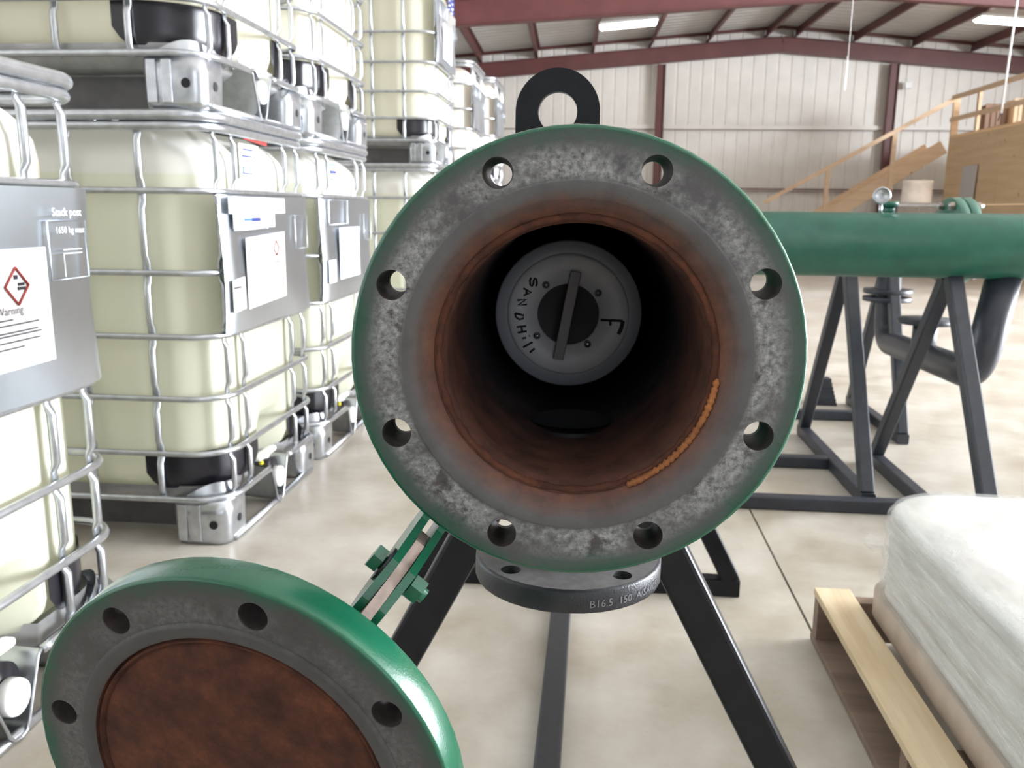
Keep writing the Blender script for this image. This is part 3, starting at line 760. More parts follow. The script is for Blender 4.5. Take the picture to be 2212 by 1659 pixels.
def flange_body(R, th, bc, hr, r_in_front, r_in_back, mface, mrim, nh=8, a_off=PI / 8, bev=0.003, seg=None, mhole=None, hr_back=None, hole_prof=()):
    """flange disc, front face z=0, back z=-th; holes right through"""
    mb = MB(); k = 4; seg = nh * k * 2
    rb = R - bev
    fr = holed_annulus(mb, r_in_front, rb, bc, hr, 0.0, mface, nh, a_off, k)
    bk = holed_annulus(mb, r_in_back, rb, bc, hr_back or hr, -th, mrim, nh, a_off, k)
    for a, b in zip(fr, bk):
        n = len(a); c = sum((Vector(p) for p in a), Vector()) / n; rg = [a]
        for z_, q in hole_prof: rg.append([tuple(Vector((c.x, c.y, -th * z_)) + (Vector(p) - c) * q) for p in a])
        rg.append(b); allv = [p for r_ in rg for p in r_]
        mb.add(allv, [(w * n + j, w * n + (j + 1) % n, (w + 1) * n + (j + 1) % n, (w + 1) * n + j) for w in range(len(rg) - 1) for j in range(n)], mhole or mface, True)
    prof = [(rb, 0.0), (R - bev * 0.3, -bev * 0.35), (R, -bev), (R, -th + bev), (R - bev * 0.3, -th + bev * 0.35), (rb, -th)]
    lathe(mb, prof, mrim, seg, Matrix.Rotation(a_off - PI / nh, 4, 'Z'))
    return mb

# main barrel: local frame, +z towards the camera out of the open end
def frame_matrix(c, e1, e2, n):
    return Matrix(((e1.x, e2.x, n.x, c[0]), (e1.y, e2.y, n.y, c[1]), (e1.z, e2.z, n.z, c[2]), (0, 0, 0, 1)))
def face_basis(yaw_, pit, spin):
    n = Vector((math.sin(yaw_) * math.cos(pit), -math.cos(yaw_) * math.cos(pit), math.sin(pit)))
    e1 = Vector((math.cos(yaw_), math.sin(yaw_), 0)); e2 = n.cross(e1)
    if e2.z < 0: e2 = -e2
    return n, e1 * math.cos(spin) + e2 * math.sin(spin), e2 * math.cos(spin) - e1 * math.sin(spin)
MC = Vector((-0.0127, 0.635, 0.9483)); mn, me1, me2 = face_basis(0.034, 0.0, 0.0182)
MM = frame_matrix(MC, me1, me2, mn)
LC = Vector((-0.2576, 0.5514, 0.6385)); ln, le1, le2 = face_basis(-0.1395, -0.1453, 0.1694)
LM = frame_matrix(LC, le1, le2, ln)
launcher = empty('barrel_launcher', 'green flanged steel barrel standing open on black tube legs, lid hanging from its hinge', 'pipe vessel', (-0.028, 1.08, 0))
def put(o, Mx):
    o.parent = launcher; o.matrix_parent_inverse = Matrix.Translation((0.028, -1.08, 0)); o.matrix_basis = Mx; return o

SEG8 = 64
fl = flange_body(0.1715, 0.038, 0.14923, 0.0114, 0.1335, 0.110, M['face'], M['green'], mhole=M['hole_wall'], hr_back=0.0084, hole_prof=((0.04, 0.985), (0.72, 0.97), (0.84, 0.74)))
lathe(fl, [(0.1335, 0.0), (0.1328, 0.0014), (0.1315, 0.0016), (0.1225, 0.0008), (0.1190, -0.0022), (0.1150, -0.0065), (0.1100, -0.0100), (0.1085, -0.013)], M['face'], 64)
o = fl.build('flange'); weld_obj(o); flange = put(o, MM)
mb = MB()   # rough weld bead inside the mouth
vs = []; fs = []; nb = 180; rnd = random.Random(3)
prev = 0
for k in range(nb):
    t = 2 * PI * k / nb; j = 0.0005 * math.sin(k * 0.9) + rnd.uniform(-0.0005, 0.0005)
    for q in range(8):
        b_ = 2 * PI * q / 8; rr = 0.0036 + j
        vs.append(((0.1065 + rr * math.cos(b_) + rnd.uniform(-.0004, .0004)) * math.cos(t), (0.1065 + rr * math.cos(b_)) * math.sin(t), -0.0155 + rr * 0.9 * math.sin(b_)))
for k in range(nb):
    l = (k + 1) % nb
    for q in range(8): p = (q + 1) % 8; fs.append((k * 8 + q, k * 8 + p, l * 8 + p, l * 8 + q))
mb.add(vs, fs, M['rust'], True); put(mb.build('weld_bead'), MM)
mb = MB()   # orange run of weld low on the right
vs = []; fs = []; nb = 70
for k in range(nb):
    t = math.radians(-68 + 60 * k / (nb - 1)); j = 0.0006 * math.sin(k * 2.1) + rnd.uniform(-0.0004, 0.0004)
    for q in range(6):
        b_ = 2 * PI * q / 6; rr = (0.0027 + j) * (0.4 if k in (0, nb - 1) else 1)
        vs.append(((0.1085 + rr * math.cos(b_)) * math.cos(t), (0.1085 + rr * math.cos(b_)) * math.sin(t), -0.0108 + rr * math.sin(b_)))
for k in range(nb - 1):
    for q in range(6): p = (q + 1) % 6; fs.append((k * 6 + q, k * 6 + p, (k + 1) * 6 + p, (k + 1) * 6 + q))
mb.add(vs, fs, M['rust_bead'], True); o = put(mb.build('weld_bead'), MM); o['label'] = 'bright orange run of rusty weld low inside the mouth'
mb = MB()
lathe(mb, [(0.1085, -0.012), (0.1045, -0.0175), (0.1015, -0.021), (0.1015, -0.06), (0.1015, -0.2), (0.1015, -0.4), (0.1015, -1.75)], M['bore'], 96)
lathe(mb, [(0.1095, -0.038), (0.1095, -1.76), (0.0, -1.80)], M['green'], 64)
lathe(mb, [(0.0, -1.74), (0.1015, -1.74)], M['hole_shade'], 48)
put(mb.build('barrel'), MM)
mb = MB(); lathe(mb, [(0.0, 0.8562), (0.038, 0.8562), (0.0405, 0.8556)], M['hole_shade'], 32, Matrix.Translation((-0.0195, 0.83, 0))); o = mb.build('dark_outlet_disc'); put(o, Matrix.Identity(4))  # black disc painted in for the shade of the outlet opening

# lid
ll = flange_body(0.1715, 0.0300, 0.14923, 0.0114, 0.1345, 0.05, M['face_lid'], M['green'], bev=0.0025, mhole=M['hole_wall'], hr_back=0.0092, hole_prof=((0.04, 0.985), (0.75, 0.97), (0.84, 0.81)))
lathe(ll, [(0.1345, 0.0), (0.1335, 0.0016), (0.1305, 0.0022), (0.124, 0.0018), (0.1215, -0.0006)], M['face_lid'], 64)
lathe(ll, [(0.05, -0.03), (0.0, -0.03)], M['green'], 64)
o = ll.build('lid'); weld_obj(o); lid = put(o, LM)
mb = MB(); lathe(mb, [(0.1216, -0.0006), (0.1210, -0.0060), (0.1196, -0.0060), (0.1190, -0.0014), (0.1176, -0.0010), (0.1164, -0.0048), (0.1150, -0.0040), (0.113, -0.0022), (0.06, -0.0024), (0.0, -0.0024)], M['rust_lid'], 96)
o = mb.build('rust_face', lid)
# hinge: pin axis tangent to the rim
hr_ = Vector((-0.6333, 0, -0.7739)); ht = Vector((0.7739, 0, -0.6333)); hy = Vector((0, 1, 0))
def hp(r, y, t=0.0): return MC + hr_ * r + ht * t + hy * (y - MC.y)
def place(mbv, name): 
    o = mbv.build(name); return put(o, Matrix.Identity(4))
for s_, nm in ((-1, 0), (1, 1)):
    mb = MB()
    poly = [(0.165, 0.640), (0.168, 0.700), (0.186, 0.700), (0.226, 0.628), (0.242, 0.592), (0.244, 0.566), (0.236, 0.558), (0.220, 0.562), (0.190, 0.578), (0.172, 0.628)]
    prism(mb, [(u, v - MC.y) for u, v in poly], MC + ht * (s_ * 0.0078), hr_, hy, ht, 0.0064, M['green'])
    place(mb, 'hinge_plate')
mb = MB(); poly = [(0.180, 0.606), (0.192, 0.584), (0.228, 0.545), (0.236, 0.566), (0.232, 0.586), (0.212, 0.600), (0.186, 0.64)]
prism(mb, [(u, v - MC.y) for u, v in poly], MC, hr_, hy, ht, 0.0082, M['bare']); o = place(mb, 'hinge_tongue'); o['label'] = 'bare grey lid tongue between the green plates'
pc = hp(0.2015, 0.585)
mb = MB(); tube(mb, [pc - ht * 0.018, pc + ht * 0.0265], 0.0058, M['green'], 16)
hexv = [(0.0105 * math.cos(PI / 3 * k), 0.0105 * math.sin(PI / 3 * k)) for k in range(6)]
prism(mb, hexv, pc - ht * 0.0190, hr_, hy, ht, 0.0085, M['green']); prism(mb, [(0.0145 * math.cos(PI / 10 * k), 0.0145 * math.sin(PI / 10 * k)) for k in range(20)], pc - ht * 0.0124, hr_, hy, ht, 0.0018, M['black'])
bolt = place(mb, 'hinge_bolt')
mb = MB(); prism(mb, hexv, pc + ht * 0.0175, hr_, hy, ht, 0.0105, M['green']); o = mb.build('nut'); o.parent = bolt; o.matrix_parent_inverse = Matrix.Identity(4)
# lifting eye
lc = Vector((-0.047, 1.0, 1.1655)); mb = MB(); outer = []; inner = []
for k in range(56):
    a_ = 2 * PI * k / 56; ca, sa = math.cos(a_), math.sin(a_)
    q = 0.047 if sa >= 0 else min(0.047 / max(abs(ca), 1e-6), 0.115 / abs(sa))
    outer.append((q * ca, q * sa)); inner.append((0.0218 * ca, 0.0218 * sa))
n = len(outer)
vs = []
for th_ in (-0.0065, 0.0065): vs += [lc + Vector((u, th_, v)) for u, v in outer] + [lc + Vector((u, th_, v)) for u, v in inner]
fs = []
for k in range(n):
    l = (k + 1) % n
    fs += [(k, l, n + l, n + k), (2 * n + k, 3 * n + k, 3 * n + l, 2 * n + l), (k, 2 * n + k, 2 * n + l, l), (n + k, n + l, 3 * n + l, 3 * n + k)]
mb.add(vs, fs, M['black']); place(mb, 'lifting_eye')
# side outlet below the barrel
oc = Vector((-0.0195, 0.833, 0.7145))
ob = flange_body(0.0952, 0.024, 0.0762, 0.0098, 0.046, 0.03, M['outlet_face'], M['outlet'], nh=4, a_off=PI / 4, bev=0.003, mhole=M['hole_shade'])
lathe(ob, [(0.046, 0.0), (0.0445, 0.03), (0.0445, 0.1365)], M['outlet'], 40); lathe(ob, [(0.03, -0.024), (0.0, -0.024)], M['hole_shade'], 32)
o = ob.build('outlet_flange'); weld_obj(o); outlet = put(o, Matrix.Translation(oc))
mb = MB(); vs, fs = text_mesh('B16.5  150  A/SA105', 0.0105)
ang0 = math.radians(-76)
mb.add([((0.0954 + 0.0003) * math.cos(ang0 + v.x / 0.0952), (0.0957) * math.sin(ang0 + v.x / 0.0952), -0.0170 + v.y) for v in vs], fs, M['stamp'])
mb.build('stamped_lettering', outlet)
# stand: two A-frames, floor tubes
bx = -0.028
for fy in (1.08, 2.30):
    for s_ in (-1, 1):
        mb = MB(); sqtube(mb, (bx + s_ * 0.43, fy, 0.05), (bx + s_ * 0.018, fy, 0.845), 0.05, M['black'], None, (0, 1, 0)); place(mb, 'leg')
    mb = MB(); sqtube(mb, (bx - 0.47, fy, 0.0255), (bx + 0.455, fy, 0.0255), 0.05, M['black']); place(mb, 'cross_tube')
mb = MB(); sqtube(mb, (bx - 0.035, 1.105, 0.0255), (bx - 0.035, 2.275, 0.0255), 0.05, M['outlet']); place(mb, 'centre_tube')

# ------------------------------------------------------------------ plastic disc inside the barrel
DC = Vector((-0.028, 0.93, 0.947)); DM = frame_matrix(DC, me1, me2, mn)
disc = empty('pipeline_disc', 'frosted white plastic disc with handwriting, sitting inside the rusty green-flanged barrel', 'plastic disc')
disc.matrix_world = DM
mb = MB(); lathe(mb, [(0.0337, -0.012), (0.0337, 0.0), (0.063, 0.0), (0.066, -0.0015), (0.0665, -0.005), (0.067, -0.004)], M['disc'], 64); mb.build('face_plate', disc)
mb = MB(); lathe(mb, [(0.067, -0.004), (0.078, -0.004), (0.080, -0.006), (0.080, -0.03), (0.078, -0.032), (0.0, -0.032)], M['disc_rim'], 64)
lathe(mb, [(0.034, -0.0125), (0.0, -0.02)], M['hole_shade'], 32); mb.build('rim', disc)
SD = 0.0001189
def dpt(x_, y_, z_=0.0015): return Vector(((x_ - 941) * SD, -(y_ - 835) * SD, z_))
a_, b_ = dpt(1010, 440, 0.004), dpt(852, 1238, 0.004)
mb = MB(); sqtube(mb, a_, b_, 0.0115, M['disc_bar'], 0.006, (0, 0, 1), 0.001); mb.build('cross_bar', disc)
for (x_, y_) in ((738, 560), (1212, 635), (655, 1027), (1120, 1105)):
    mb = MB(); p = dpt(x_, y_, 0.0); lathe(mb, [(0.0045, 0.0), (0.0042, 0.0012), (0.0028, 0.0028), (0.0, 0.0034)], M['screw'], 16, Matrix.Translation(p)); mb.build('screw', disc)
strokes = [[(648, 572), (656, 545), (652, 510), (636, 500), (626, 520), (622, 552), (610, 572), (596, 560), (592, 520), (602, 494)], [(532, 590), (602, 628), (536, 656)], [(562, 608), (560, 646)],
           [(478, 700), (560, 690), (482, 745), (565, 738)], [(455, 820), (532, 838), (530, 868), (492, 876), (460, 852), (455, 820)],
           [(468, 946), (556, 938)], [(478, 998), (562, 986)], [(512, 942), (520, 992)], [(520, 1052), (556, 1046)], [(583, 1030), (590, 1028)], [(527, 1136), (614, 1086)], [(588, 1184), (634, 1146)],
           [(1236, 880), (1440, 890)], [(1440, 890), (1425, 960), (1402, 1012)], [(1326, 890), (1326, 932)]]
mb = MB()
for i, s_ in enumerate(strokes):
    if i == 12: mb.build('handwriting', disc); mb = MB()
    r_ = 0.0021 if i == 13 else (0.0014 if i > 11 else 0.00115)
    tube(mb, [dpt(x_, y_, 0.0004) for x_, y_ in s_], r_, M['ink_black'], 6)
mb.build('handwriting', disc)

# ------------------------------------------------------------------ three more skids on the right
def far_leg(mbname, p0, p1, root, w=0.05):
    mb = MB(); sqtube(mb, p0, p1, w, M['black_hazed'], None, (1, 0, 0)); o = mb.build(mbname); o.parent = root; o.matrix_parent_inverse = root.matrix_world.inverted(); return o
def absput(mb, name, root):
    o = mb.build(name); o.parent = root; o.matrix_parent_inverse = Matrix.Translation(-Vector(root.location)); return o
def skid(name, label, xA, y0, half, x_left, barrel, xleft_frame=None, foot_gap=0.0, ctube_y=None):
    root = empty(name, label, 'pipe vessel', (xA, y0, 0)); root.matrix_world
    cy = ctube_y if ctube_y else y0
    for s_ in (-1, 1):
        mb = MB(); sqtube(mb, (xA, y0 + s_ * half, 0.045), (xA, y0 + s_ * 0.02, 0.845), 0.05, M['black_hazed'], None, (1, 0, 0)); absput(mb, 'leg', root)
    mb = MB(); sqtube(mb, (xA, y0 - half - 0.03, 0.0255), (xA, y0 + half + 0.03, 0.0255), 0.05, M['black_hazed']); absput(mb, 'cross_tube', root)
    mb = MB(); sqtube(mb, (x_left, cy, 0.0255), (xA - 0.026, cy, 0.0255), 0.05, M['black_hazed']); absput(mb, 'centre_tube', root)
    b0, b1 = barrel; R90 = Matrix.Rotation(PI / 2, 4, 'Y')
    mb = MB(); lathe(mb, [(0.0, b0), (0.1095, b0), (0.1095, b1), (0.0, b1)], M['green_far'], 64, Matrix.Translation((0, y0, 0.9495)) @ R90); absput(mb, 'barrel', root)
    return root
skC = skid('barrel_launcher', 'long green pipe barrel on black A-frame legs, nearest barrel on the right', 1.22, 3.10, 0.57, 0.5, (0.42, 3.4), ctube_y=3.045)
skA = skid('barrel_launcher', 'green barrel skid hidden behind the long green pipe, closed bolted flange showing above it', 1.02, 3.62, 0.49, 0.42, (0.40, 1.52), ctube_y=3.585)
skB = skid('barrel_launcher', 'farthest black-legged barrel skid on the right, behind the thick bent pipe', 1.45, 4.44, 0.40, 0.5, (0.6, 2.3), ctube_y=4.47)
# second A-frames out of the frame or behind the near flange carry the far ends
for root, xx, yy, hf in ((skC, 3.2, 3.10, 0.57), (skA, 0.42, 3.62, 0.36), (skB, 0.62, 4.44, 0.36)):
    for s_ in (-1, 1):
        mb = MB(); sqtube(mb, (xx, yy + s_ * hf, 0.02), (xx, yy + s_ * 0.02, 0.845), 0.05, M['black_hazed'], None, (1, 0, 0)); absput(mb, 'leg', root)
# closed flange pair of skid A
R90 = Matrix.Rotation(PI / 2, 4, 'Y')
for x_ in (1.385, 1.425):
    mb = MB(); lathe(mb, [(0.05, 0), (0.1685, 0), (0.1715, 0.003), (0.1715, 0.034), (0.1685, 0.037), (0.05, 0.037)], M['green_far'], 56, Matrix.Translation((x_, 3.62, 0.9495)) @ R90, True); absput(mb, 'closed_flange', skA)
for k in range(8):
    a_ = PI / 8 + PI / 4 * k; p = Vector((1.365, 3.62 + 0.149 * math.cos(a_), 0.9495 + 0.149 * math.sin(a_)))
    mb = MB(); tube(mb, [p, p + Vector((0.13, 0, 0))], 0.009, M['galv'], 8)
    hx = [(0.017 * math.cos(PI / 3 * q), 0.017 * math.sin(PI / 3 * q)) for q in range(6)]
    for dx in (0.012, 0.108): prism(mb, hx, p + Vector((dx, 0, 0)), (0, 1, 0), (0, 0, 1), (1, 0, 0), 0.018, M['bare']); 
    absput(mb, 'stud_bolt', skA)
mb = MB(); tube(mb, [(1.16, 3.62, 1.05), (1.16, 3.62, 1.085)], 0.022, M['green_far'], 12); lathe(mb, [(0.0, 0), (0.034, 0), (0.034, 0.02), (0, 0.02)], M['green_far'], 12, Matrix.Translation((1.16, 3.62, 1.083))); absput(mb, 'plug', skA)
# pressure gauge on the near barrel
mb = MB(); tube(mb, [(0.965, 3.10, 1.05), (0.965, 3.10, 1.092)], 0.006, M['galv'], 10); gst = absput(mb, 'gauge_stem', skC)
T = Matrix.Translation((0.965, 3.10, 1.116)) @ Matrix.Rotation(math.radians(-14), 4, 'Z') @ Matrix.Rotation(PI / 2, 4, 'X')
mb = MB(); lathe(mb, [(0.0, -0.016), (0.026, -0.016), (0.0285, -0.012), (0.0285, 0.014), (0.025, 0.017), (0.0235, 0.014)], M['galv'], 32, T); g = absput(mb, 'pressure_gauge', skC)
mb = MB(); lathe(mb, [(0.0235, 0.0138), (0.0, 0.0138)], M['grey_panel'], 32, T); tube(mb, [T @ Vector((0, 0, 0.0145)), T @ Vector((-0.013, 0.012, 0.0145))], 0.0009, M['ink_black'], 5)
o = mb.build('dial'); o.parent = g; o.matrix_parent_inverse = Matrix.Translation(-Vector(skC.location)); 
# bent drain pipe between skid B and the near barrel (belongs to skid B)
def bend(pts, rad, n=8):
    out = [Vector(pts[0])]
    for a, b, c in zip(pts[:-2], pts[1:-1], pts[2:]):
        a, b, c = Vector(a), Vector(b), Vector(c); d0 = (a - b).normalized(); d1 = (c - b).normalized()
        p0 = b + d0 * rad; p1 = b + d1 * rad
        for k in range(n + 1): t = k / n; out.append(p0 * (1 - t) ** 2 + b * 2 * t * (1 - t) + p1 * t ** 2)
    out.append(Vector(pts[-1])); return out
dp = empty('drain_pipe', 'thick black bent pipe with flanges below the green barrels on the right', 'pipe', (1.45, 4.42, 0.4))
mb = MB(); tube(mb, bend([(1.445, 4.42, 0.85), (1.46, 4.42, 0.425), (1.345, 3.10, 0.50), (1.40, 3.11, 0.85)], 0.13), 0.057, M['black_hazed'], 20); absput(mb, 'bent_tube', dp)
for z_ in (0.628, 0.666):
    mb = MB(); lathe(mb, [(0.05, 0), (0.1125, 0), (0.1145, 0.002), (0.1145, 0.02), (0.1125, 0.022), (0.05, 0.022)], M['black_hazed'], 40, Matrix.Translation((1.448, 4.42, z_)), True); absput(mb, 'flange', dp)
mb = MB(); tube(mb, [(1.40, 3.76, 0.46), (1.40, 3.76, 0.62)], 0.05, M['black_hazed'], 18); lathe(mb, [(0.0, 0.0), (0.112, 0), (0.114, 0.002), (0.114, 0.022), (0.0, 0.022)], M['black_hazed'], 40, Matrix.Translation((1.40, 3.76, 0.60))); absput(mb, 'branch_flange', dp)
mb = MB(); tube(mb, [(1.80, 4.44, 1.05), (1.80, 4.44, 1.085)], 0.01, M['black_hazed'], 8); tube(mb, [(1.765, 4.40, 1.10), (1.80, 4.44, 1.085), (1.84, 4.46, 1.105)], 0.009, M['oxide'], 8); absput(mb, 'valve_handle', skB)

# ribbed black block on the floor behind the skids
mb = MB(); vs = []; fs = []
lev = [(0.0, 1.0), (0.022, 0.97), (0.026, 0.95)]
z = 0.0; rows = []
for k in range(7):
    w = 0.075 - 0.0055 * k
    for dz, s_ in ((0.0, 1.0), (0.017, 0.99), (0.0185, 0.93), (0.0205, 0.93)): rows.append((z + dz, w * s_))
    z += 0.0215
for (z_, w_) in rows: vs += [(-w_, -w_ * 0.8, z_), (w_, -w_ * 0.8, z_), (w_, w_ * 0.8, z_), (-w_, w_ * 0.8, z_)]
for i in range(len(rows) - 1):
    for j in range(4): l = (j + 1) % 4; fs.append((4 * i + j, 4 * i + l, 4 * i + 4 + l, 4 * i + 4 + j))
fs += [(3, 2, 1, 0), tuple(4 * (len(rows) - 1) + j for j in range(4))]
mb.add(vs, fs, M['black_hazed']); tag(mb.build('ribbed_block', None, (1.285, 4.86, 0.0)), 'small tapered black ribbed block on the floor behind the barrel skids', 'block')

# ------------------------------------------------------------------ wrapped bag on a pallet
PX0, PX1, PY0, PY1 = 0.568, 1.62, 0.84, 2.06
pal = empty('pallet', 'pale wooden pallet on the floor under the film-wrapped load', 'pallet', ((PX0 + PX1) / 2, (PY0 + PY1) / 2, 0))
def pput(mb, name): return absput(mb, name, pal)
nb = 7; bw = 0.086; step = (PX1 - PX0 - bw) / (nb - 1)
for k in range(nb):
    x_ = PX0 + bw / 2 + step * k
    mb = MB(); box(mb, (x_, (PY0 + PY1) / 2, 0.131), (bw, PY1 - PY0, 0.018), M['pallet_wood'], None, 0.0015); pput(mb, 'deck_board')
for k in (0, 3, 6):
    x_ = PX0 + bw / 2 + step * k
    mb = MB(); box(mb, (x_, (PY0 + PY1) / 2, 0.01), (bw, PY1 - PY0, 0.017), M['pallet_dark'], None, 0.0015); pput(mb, 'bottom_board')
for y_ in (PY0 + 0.02, (PY0 + PY1) / 2 - 0.03, PY1 - 0.02):
    mb = MB(); box(mb, ((PX0 + PX1) / 2, y_, 0.0703), (PX1 - PX0 - 0.006, 0.036, 0.103), M['pallet_dark'], None, 0.0015); pput(mb, 'stringer')
bag = empty('wrapped_load', 'white load shrouded in shiny stretch film standing on the wooden pallet', 'wrapped load', (1.16, 1.45, 0.142))
def rbox(mb, w, d, r, zs, m, wr=0.0, top=True, seed=1):
    ol = resample(rrect(w, d, r, 10), 0.03); n = len(ol); vs = []; fs = []; rnd = random.Random(seed)
    ph = [rnd.uniform(0, 6) for _ in range(8)]
    for zi, (z_, ins) in enumerate(zs):
        for j, (x_, y_) in enumerate(ol):
            L = math.hypot(x_, y_); s_ = 1 - ins / L
            g = wr * (math.sin(z_ * 95 + ph[0] + 2.5 * math.sin(j * 0.11 + ph[1])) * 0.6 + math.sin(z_ * 210 + j * 0.16 + ph[2]) * 0.4) * (1 if ins < 0.02 else 0)
            s_ += g / L; vs.append((x_ * s_, y_ * s_, z_))
    for i in range(len(zs) - 1):
        for j in range(n): l = (j + 1) % n; fs.append((i * n + j, i * n + l, (i + 1) * n + l, (i + 1) * n + j))
    fs.append(tuple(range(n))[::-1]); fs.append(tuple((len(zs) - 1) * n + j for j in range(n)))
    mb.add(vs, fs, m, True); return mb
BW, BD = 0.985, 1.10
mb = MB(); rbox(mb, BW + 0.006, BD + 0.006, 0.10, [(0.0, 0.0), (0.06, 0.0), (0.062, 0.003)], M['cardboard']); absput(mb, 'cardboard_tray', bag).location = (0, 0, 0)
o = bag.children[0]; o.matrix_parent_inverse = Matrix.Identity(4)
zl = [(0.063, 0.01)] + [(0.07 + 0.185 * k / 22, 0.0) for k in range(23)] + [(0.265, 0.003), (0.275, 0.012), (0.281, 0.03), (0.284, 0.10)]
mb = MB(); rbox(mb, BW - 0.01, BD - 0.01, 0.14, zl, M['sacks'], 0.003); o = mb.build('load', bag)
mb = MB(); rbox(mb, BW + 0.010, BD + 0.010, 0.15, [(0.055, 0.002)] + [(z_ + 0.004, i_) for z_, i_ in zl[1:]], M['film'], 0.0065, True, 5); o = mb.build('stretch_film', bag)
mb = MB(); mb.add([(-0.46, 0.50, 0.16), (-0.50, 0.53, 0.18), (-0.515, 0.52, 0.155), (-0.49, 0.515, 0.135)], [(0, 1, 2, 3)], M['film']); mb.build('film_tail', bag)

# ------------------------------------------------------------------ stairs and loft at the back right
st = empty('wooden_stairs', 'pine stairs with slanting handrail climbing to the plywood loft along the end wall', 'stairs', (5.9, 19.6, 0))
sx0, sz0, sx1, sz1 = 2.95, 0.0, 7.25, 2.62
sl = (2.60 - 1.165) / (7.33 - 5.1)
def stz(x_): return 2.60 + sl * (x_ - 7.33)
xb = 7.33 - 2.60 / sl
for y_ in (19.55, 20.45):
    mb = MB(); a = (xb + 0.15, y_, stz(xb + 0.15) - 0.05); b = (7.25, y_, stz(7.25) - 0.12)
    sqtube(mb, (xb + 0.25, y_, 0.02), b, 0.045, M['lumber'], 0.29, (0, 0, 1), 0.003); absput(mb, 'stringer', st)
nst = 13
for k in range(1, nst):
    z_ = 2.6 * k / nst; x_ = xb + z_ / sl + 0.12
    mb = MB(); box(mb, (x_, 20.0, z_ - 0.09), (0.25, 0.85, 0.035), M['lumber']); absput(mb, 'tread', st)
for (x_, z0_, z1_) in ((4.9, 0.0, 2.02), (6.22, 0.0, 2.70), (7.40, 1.95, 3.44)):
    mb = MB(); box(mb, (x_, 19.49, (z0_ + z1_) / 2), (0.085 if x_ < 7 else 0.13, 0.06, z1_ - z0_), M['lumber']); absput(mb, 'rail_post', st)
mb = MB(); sqtube(mb, (3.6, 19.44, 2.02 - (4.9 - 3.6) * 0.60), (7.40, 19.44, 3.42), 0.04, M['lumber'], 0.085, (0, 0, 1), 0.003); absput(mb, 'handrail', st)
# loft: plywood wall, deck, rail
lf = empty('plywood_loft', 'plywood-sided storage loft with open timber rail at the back right', 'loft', (9.5, 17, 0))
LX = 7.3
yy = 19.4
k = 0
while yy > 11.0:
    y1 = max(11.0, yy - 2.44)
    for (z0_, z1_) in ((0.0, 1.22), (1.225, 2.60)):
        mb = MB(); box(mb, (LX, (yy + y1) / 2, (z0_ + z1_) / 2), (0.018, yy - y1 - 0.006, z1_ - z0_), M['plywood']); absput(mb, 'plywood_sheet', lf)
    yy = y1
mb = MB(); box(mb, (11.2, 15.2, 2.63), (7.75, 8.45, 0.04), M['plywood']); absput(mb, 'deck', lf)
for x_ in (7.92, 9.15, 10.38, 11.61, 12.84, 14.07):  # unseen rear wall, added to block door light below the deck
    mb = MB(); box(mb, (x_, 19.41, 1.3), (1.215, 0.02, 2.6), M['plywood']); absput(mb, 'plywood_sheet', lf)
for y_ in (18.2, 16.25, 14.3, 12.4):
    mb = MB(); box(mb, (LX + 0.03, y_, 3.03), (0.06, 0.10, 0.82), M['lumber']); absput(mb, 'rail_post', lf)
for z_ in (3.40, 2.96):
    mb = MB(); box(mb, (LX - 0.02, 15.45, z_), (0.04, 7.9, 0.09), M['lumber']); absput(mb, 'rail', lf)
# crates on the loft
for i, (x_, y_, w_, h_, mm, lab) in enumerate(((7.75, 18.6, 0.42, 0.52, 'crate_wood', 'dark brown slatted crate on the loft behind the rail'), (8.15, 18.4, 0.34, 0.60, 'lumber', 'pale timber crate on the loft beside the dark crate'))):
    cr = empty('crate', lab, 'crate', (x_, y_, 2.65))
    for q in range(4):
        mb = MB(); box(mb, (-w_ / 2 + w_ / 4 * (q + 0.5), -0.2, h_ / 2), (w_ / 4 - 0.02, 0.02, h_), M[mm]); mb.build('slat', cr)
    mb = MB(); box(mb, (0, 0, h_ / 2), (w_ - 0.02, 0.36, h_ - 0.04), M[mm]); mb.build('body', cr)
    mb = MB(); box(mb, (0, -0.215, h_ * 0.9), (w_, 0.015, 0.06), M[mm]); mb.build('batten', cr)
# leaning grey panel and drum
mb = MB(); box(mb, (0, 0, 0.99), (0.03, 0.62, 1.98), M['grey_panel'], None, 0.004)
tag(mb.build('board', None, (LX - 0.11, 18.1, 0.0), (0, math.radians(2.0), 0)), 'light grey board leaning upright against the plywood loft wall', 'board')
mb = MB(); lathe(mb, [(0.0, 0.0), (0.225, 0.0), (0.235, 0.01), (0.235, 0.03), (0.228, 0.035), (0.228, 0.33), (0.235, 0.335), (0.235, 0.365), (0.22, 0.37), (0.0, 0.37)], M['drum'], 40)
drum = tag(mb.build('fibre_drum', None, (5.22, 15.0, 1.205)), 'pale round drum standing on a dark table below the stairs', 'drum')
tb = empty('work_table', 'dark work table below the stairs carrying the pale drum', 'table', (5.3, 15.0, 0))
mb = MB(); box(mb, (0, 0, 1.18), (1.1, 0.7, 0.045), M['pan']); mb.build('table_top', tb)
for sx in (-0.5, 0.5):
    for sy in (-0.3, 0.3): mb = MB(); box(mb, (sx, sy, 0.579), (0.06, 0.06, 1.157), M['black_hazed']); mb.build('leg', tb)

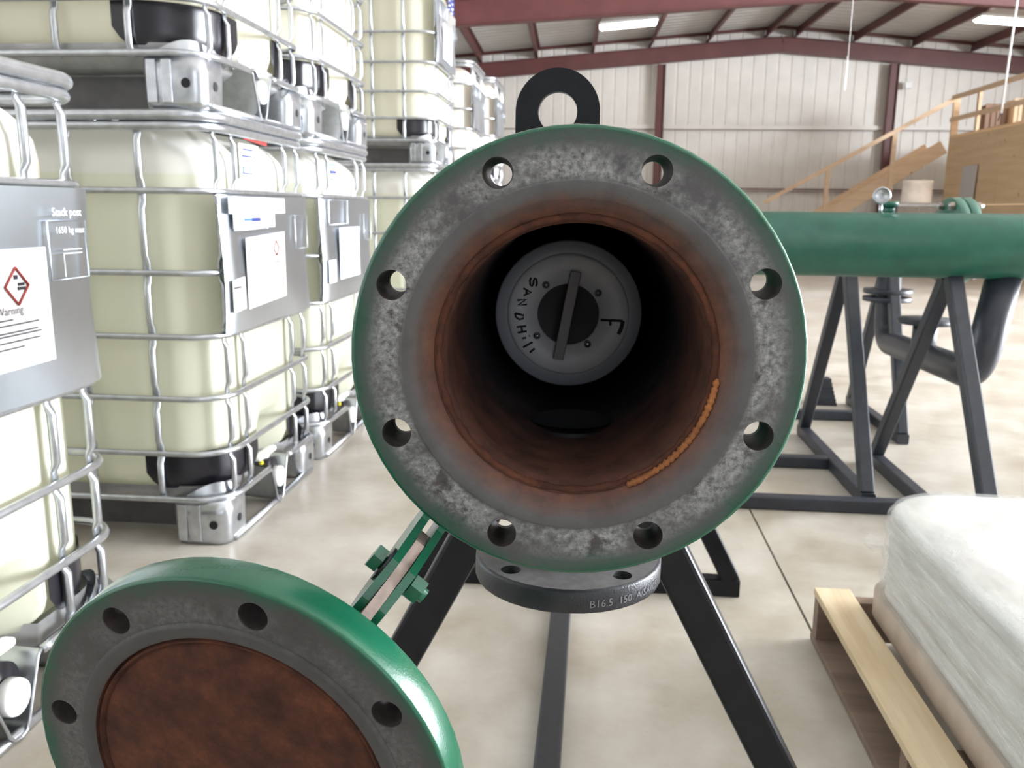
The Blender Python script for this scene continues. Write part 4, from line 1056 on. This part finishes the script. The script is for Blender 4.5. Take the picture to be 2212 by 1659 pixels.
# ------------------------------------------------------------------ lights, cords
def fixture(label, x_, y_, z_, tilt):
    f = empty('ceiling_light', label, 'ceiling light', (x_, y_, z_), (0, tilt, 0), 'ceiling lights between the rafters')
    mb = MB(); box(mb, (0, 0, 0.05), (1.2, 0.44, 0.06), M['lamp_body'], None, 0.01); mb.build('housing', f)
    mb = MB(); vs = [(-0.59, -0.21, 0.02), (0.59, -0.21, 0.02), (0.59, 0.21, 0.02), (-0.59, 0.21, 0.02), (-0.56, -0.14, -0.03), (0.56, -0.14, -0.03), (0.56, 0.14, -0.03), (-0.56, 0.14, -0.03)]
    mb.add(vs, [(3, 2, 1, 0), (4, 5, 6, 7), (0, 1, 5, 4), (1, 2, 6, 5), (2, 3, 7, 6), (3, 0, 4, 7)], M['lamp']); mb.build('diffuser', f)
    for sx in (-0.45, 0.45):
        mb = MB(); zt = roof_z(x_ + sx) - z_ ; tube(mb, [(sx, 0, 0.08), (sx, 0, zt + sx * (0.083 if x_ < RIDGE_X else -0.083) * 0)], 0.006, M['galv'], 6); mb.build('hanger', f)
    return f
fixture('lit fluorescent ceiling light hanging left of the roof ridge', 0.53, 19.0, 4.80, -0.083)
fixture('lit fluorescent ceiling light at the far right above the loft stairs', 8.02, 19.0, 4.80, 0.083)
mb = MB(); tube(mb, [(3.68, 14.0, 2.86), (3.685, 14.0, 5.3)], 0.004, M['white_plastic'], 6); tube(mb, [(3.667, 14.0, 2.86), (3.675, 14.0, 3.35)], 0.011, M['white_plastic'], 8)
tag(mb.build('pull_cord', None), 'thin white cord with a rod end hanging from the roof near the ridge', 'cord')
mb = MB(); tube(mb, [(5.97, 14.0, 2.53), (6.03, 14.0, 5.2)], 0.016, M['white_plastic'], 8); tube(mb, [(5.93, 14.0, 2.42), (5.97, 14.0, 2.55)], 0.009, M['black_hazed'], 6)
tag(mb.build('pull_cord', None), 'thick white cord ending in a black hook, hanging in front of the loft rail', 'cord')
el = empty('wall_lamp', 'small white square lamp on the end wall beside the right column', 'lamp', (7.33, YB - 0.04, 4.05))
mb = MB(); box(mb, (0, -0.05, 0), (0.17, 0.09, 0.17), M['white_plastic'], None, 0.02); mb.build('housing', el)
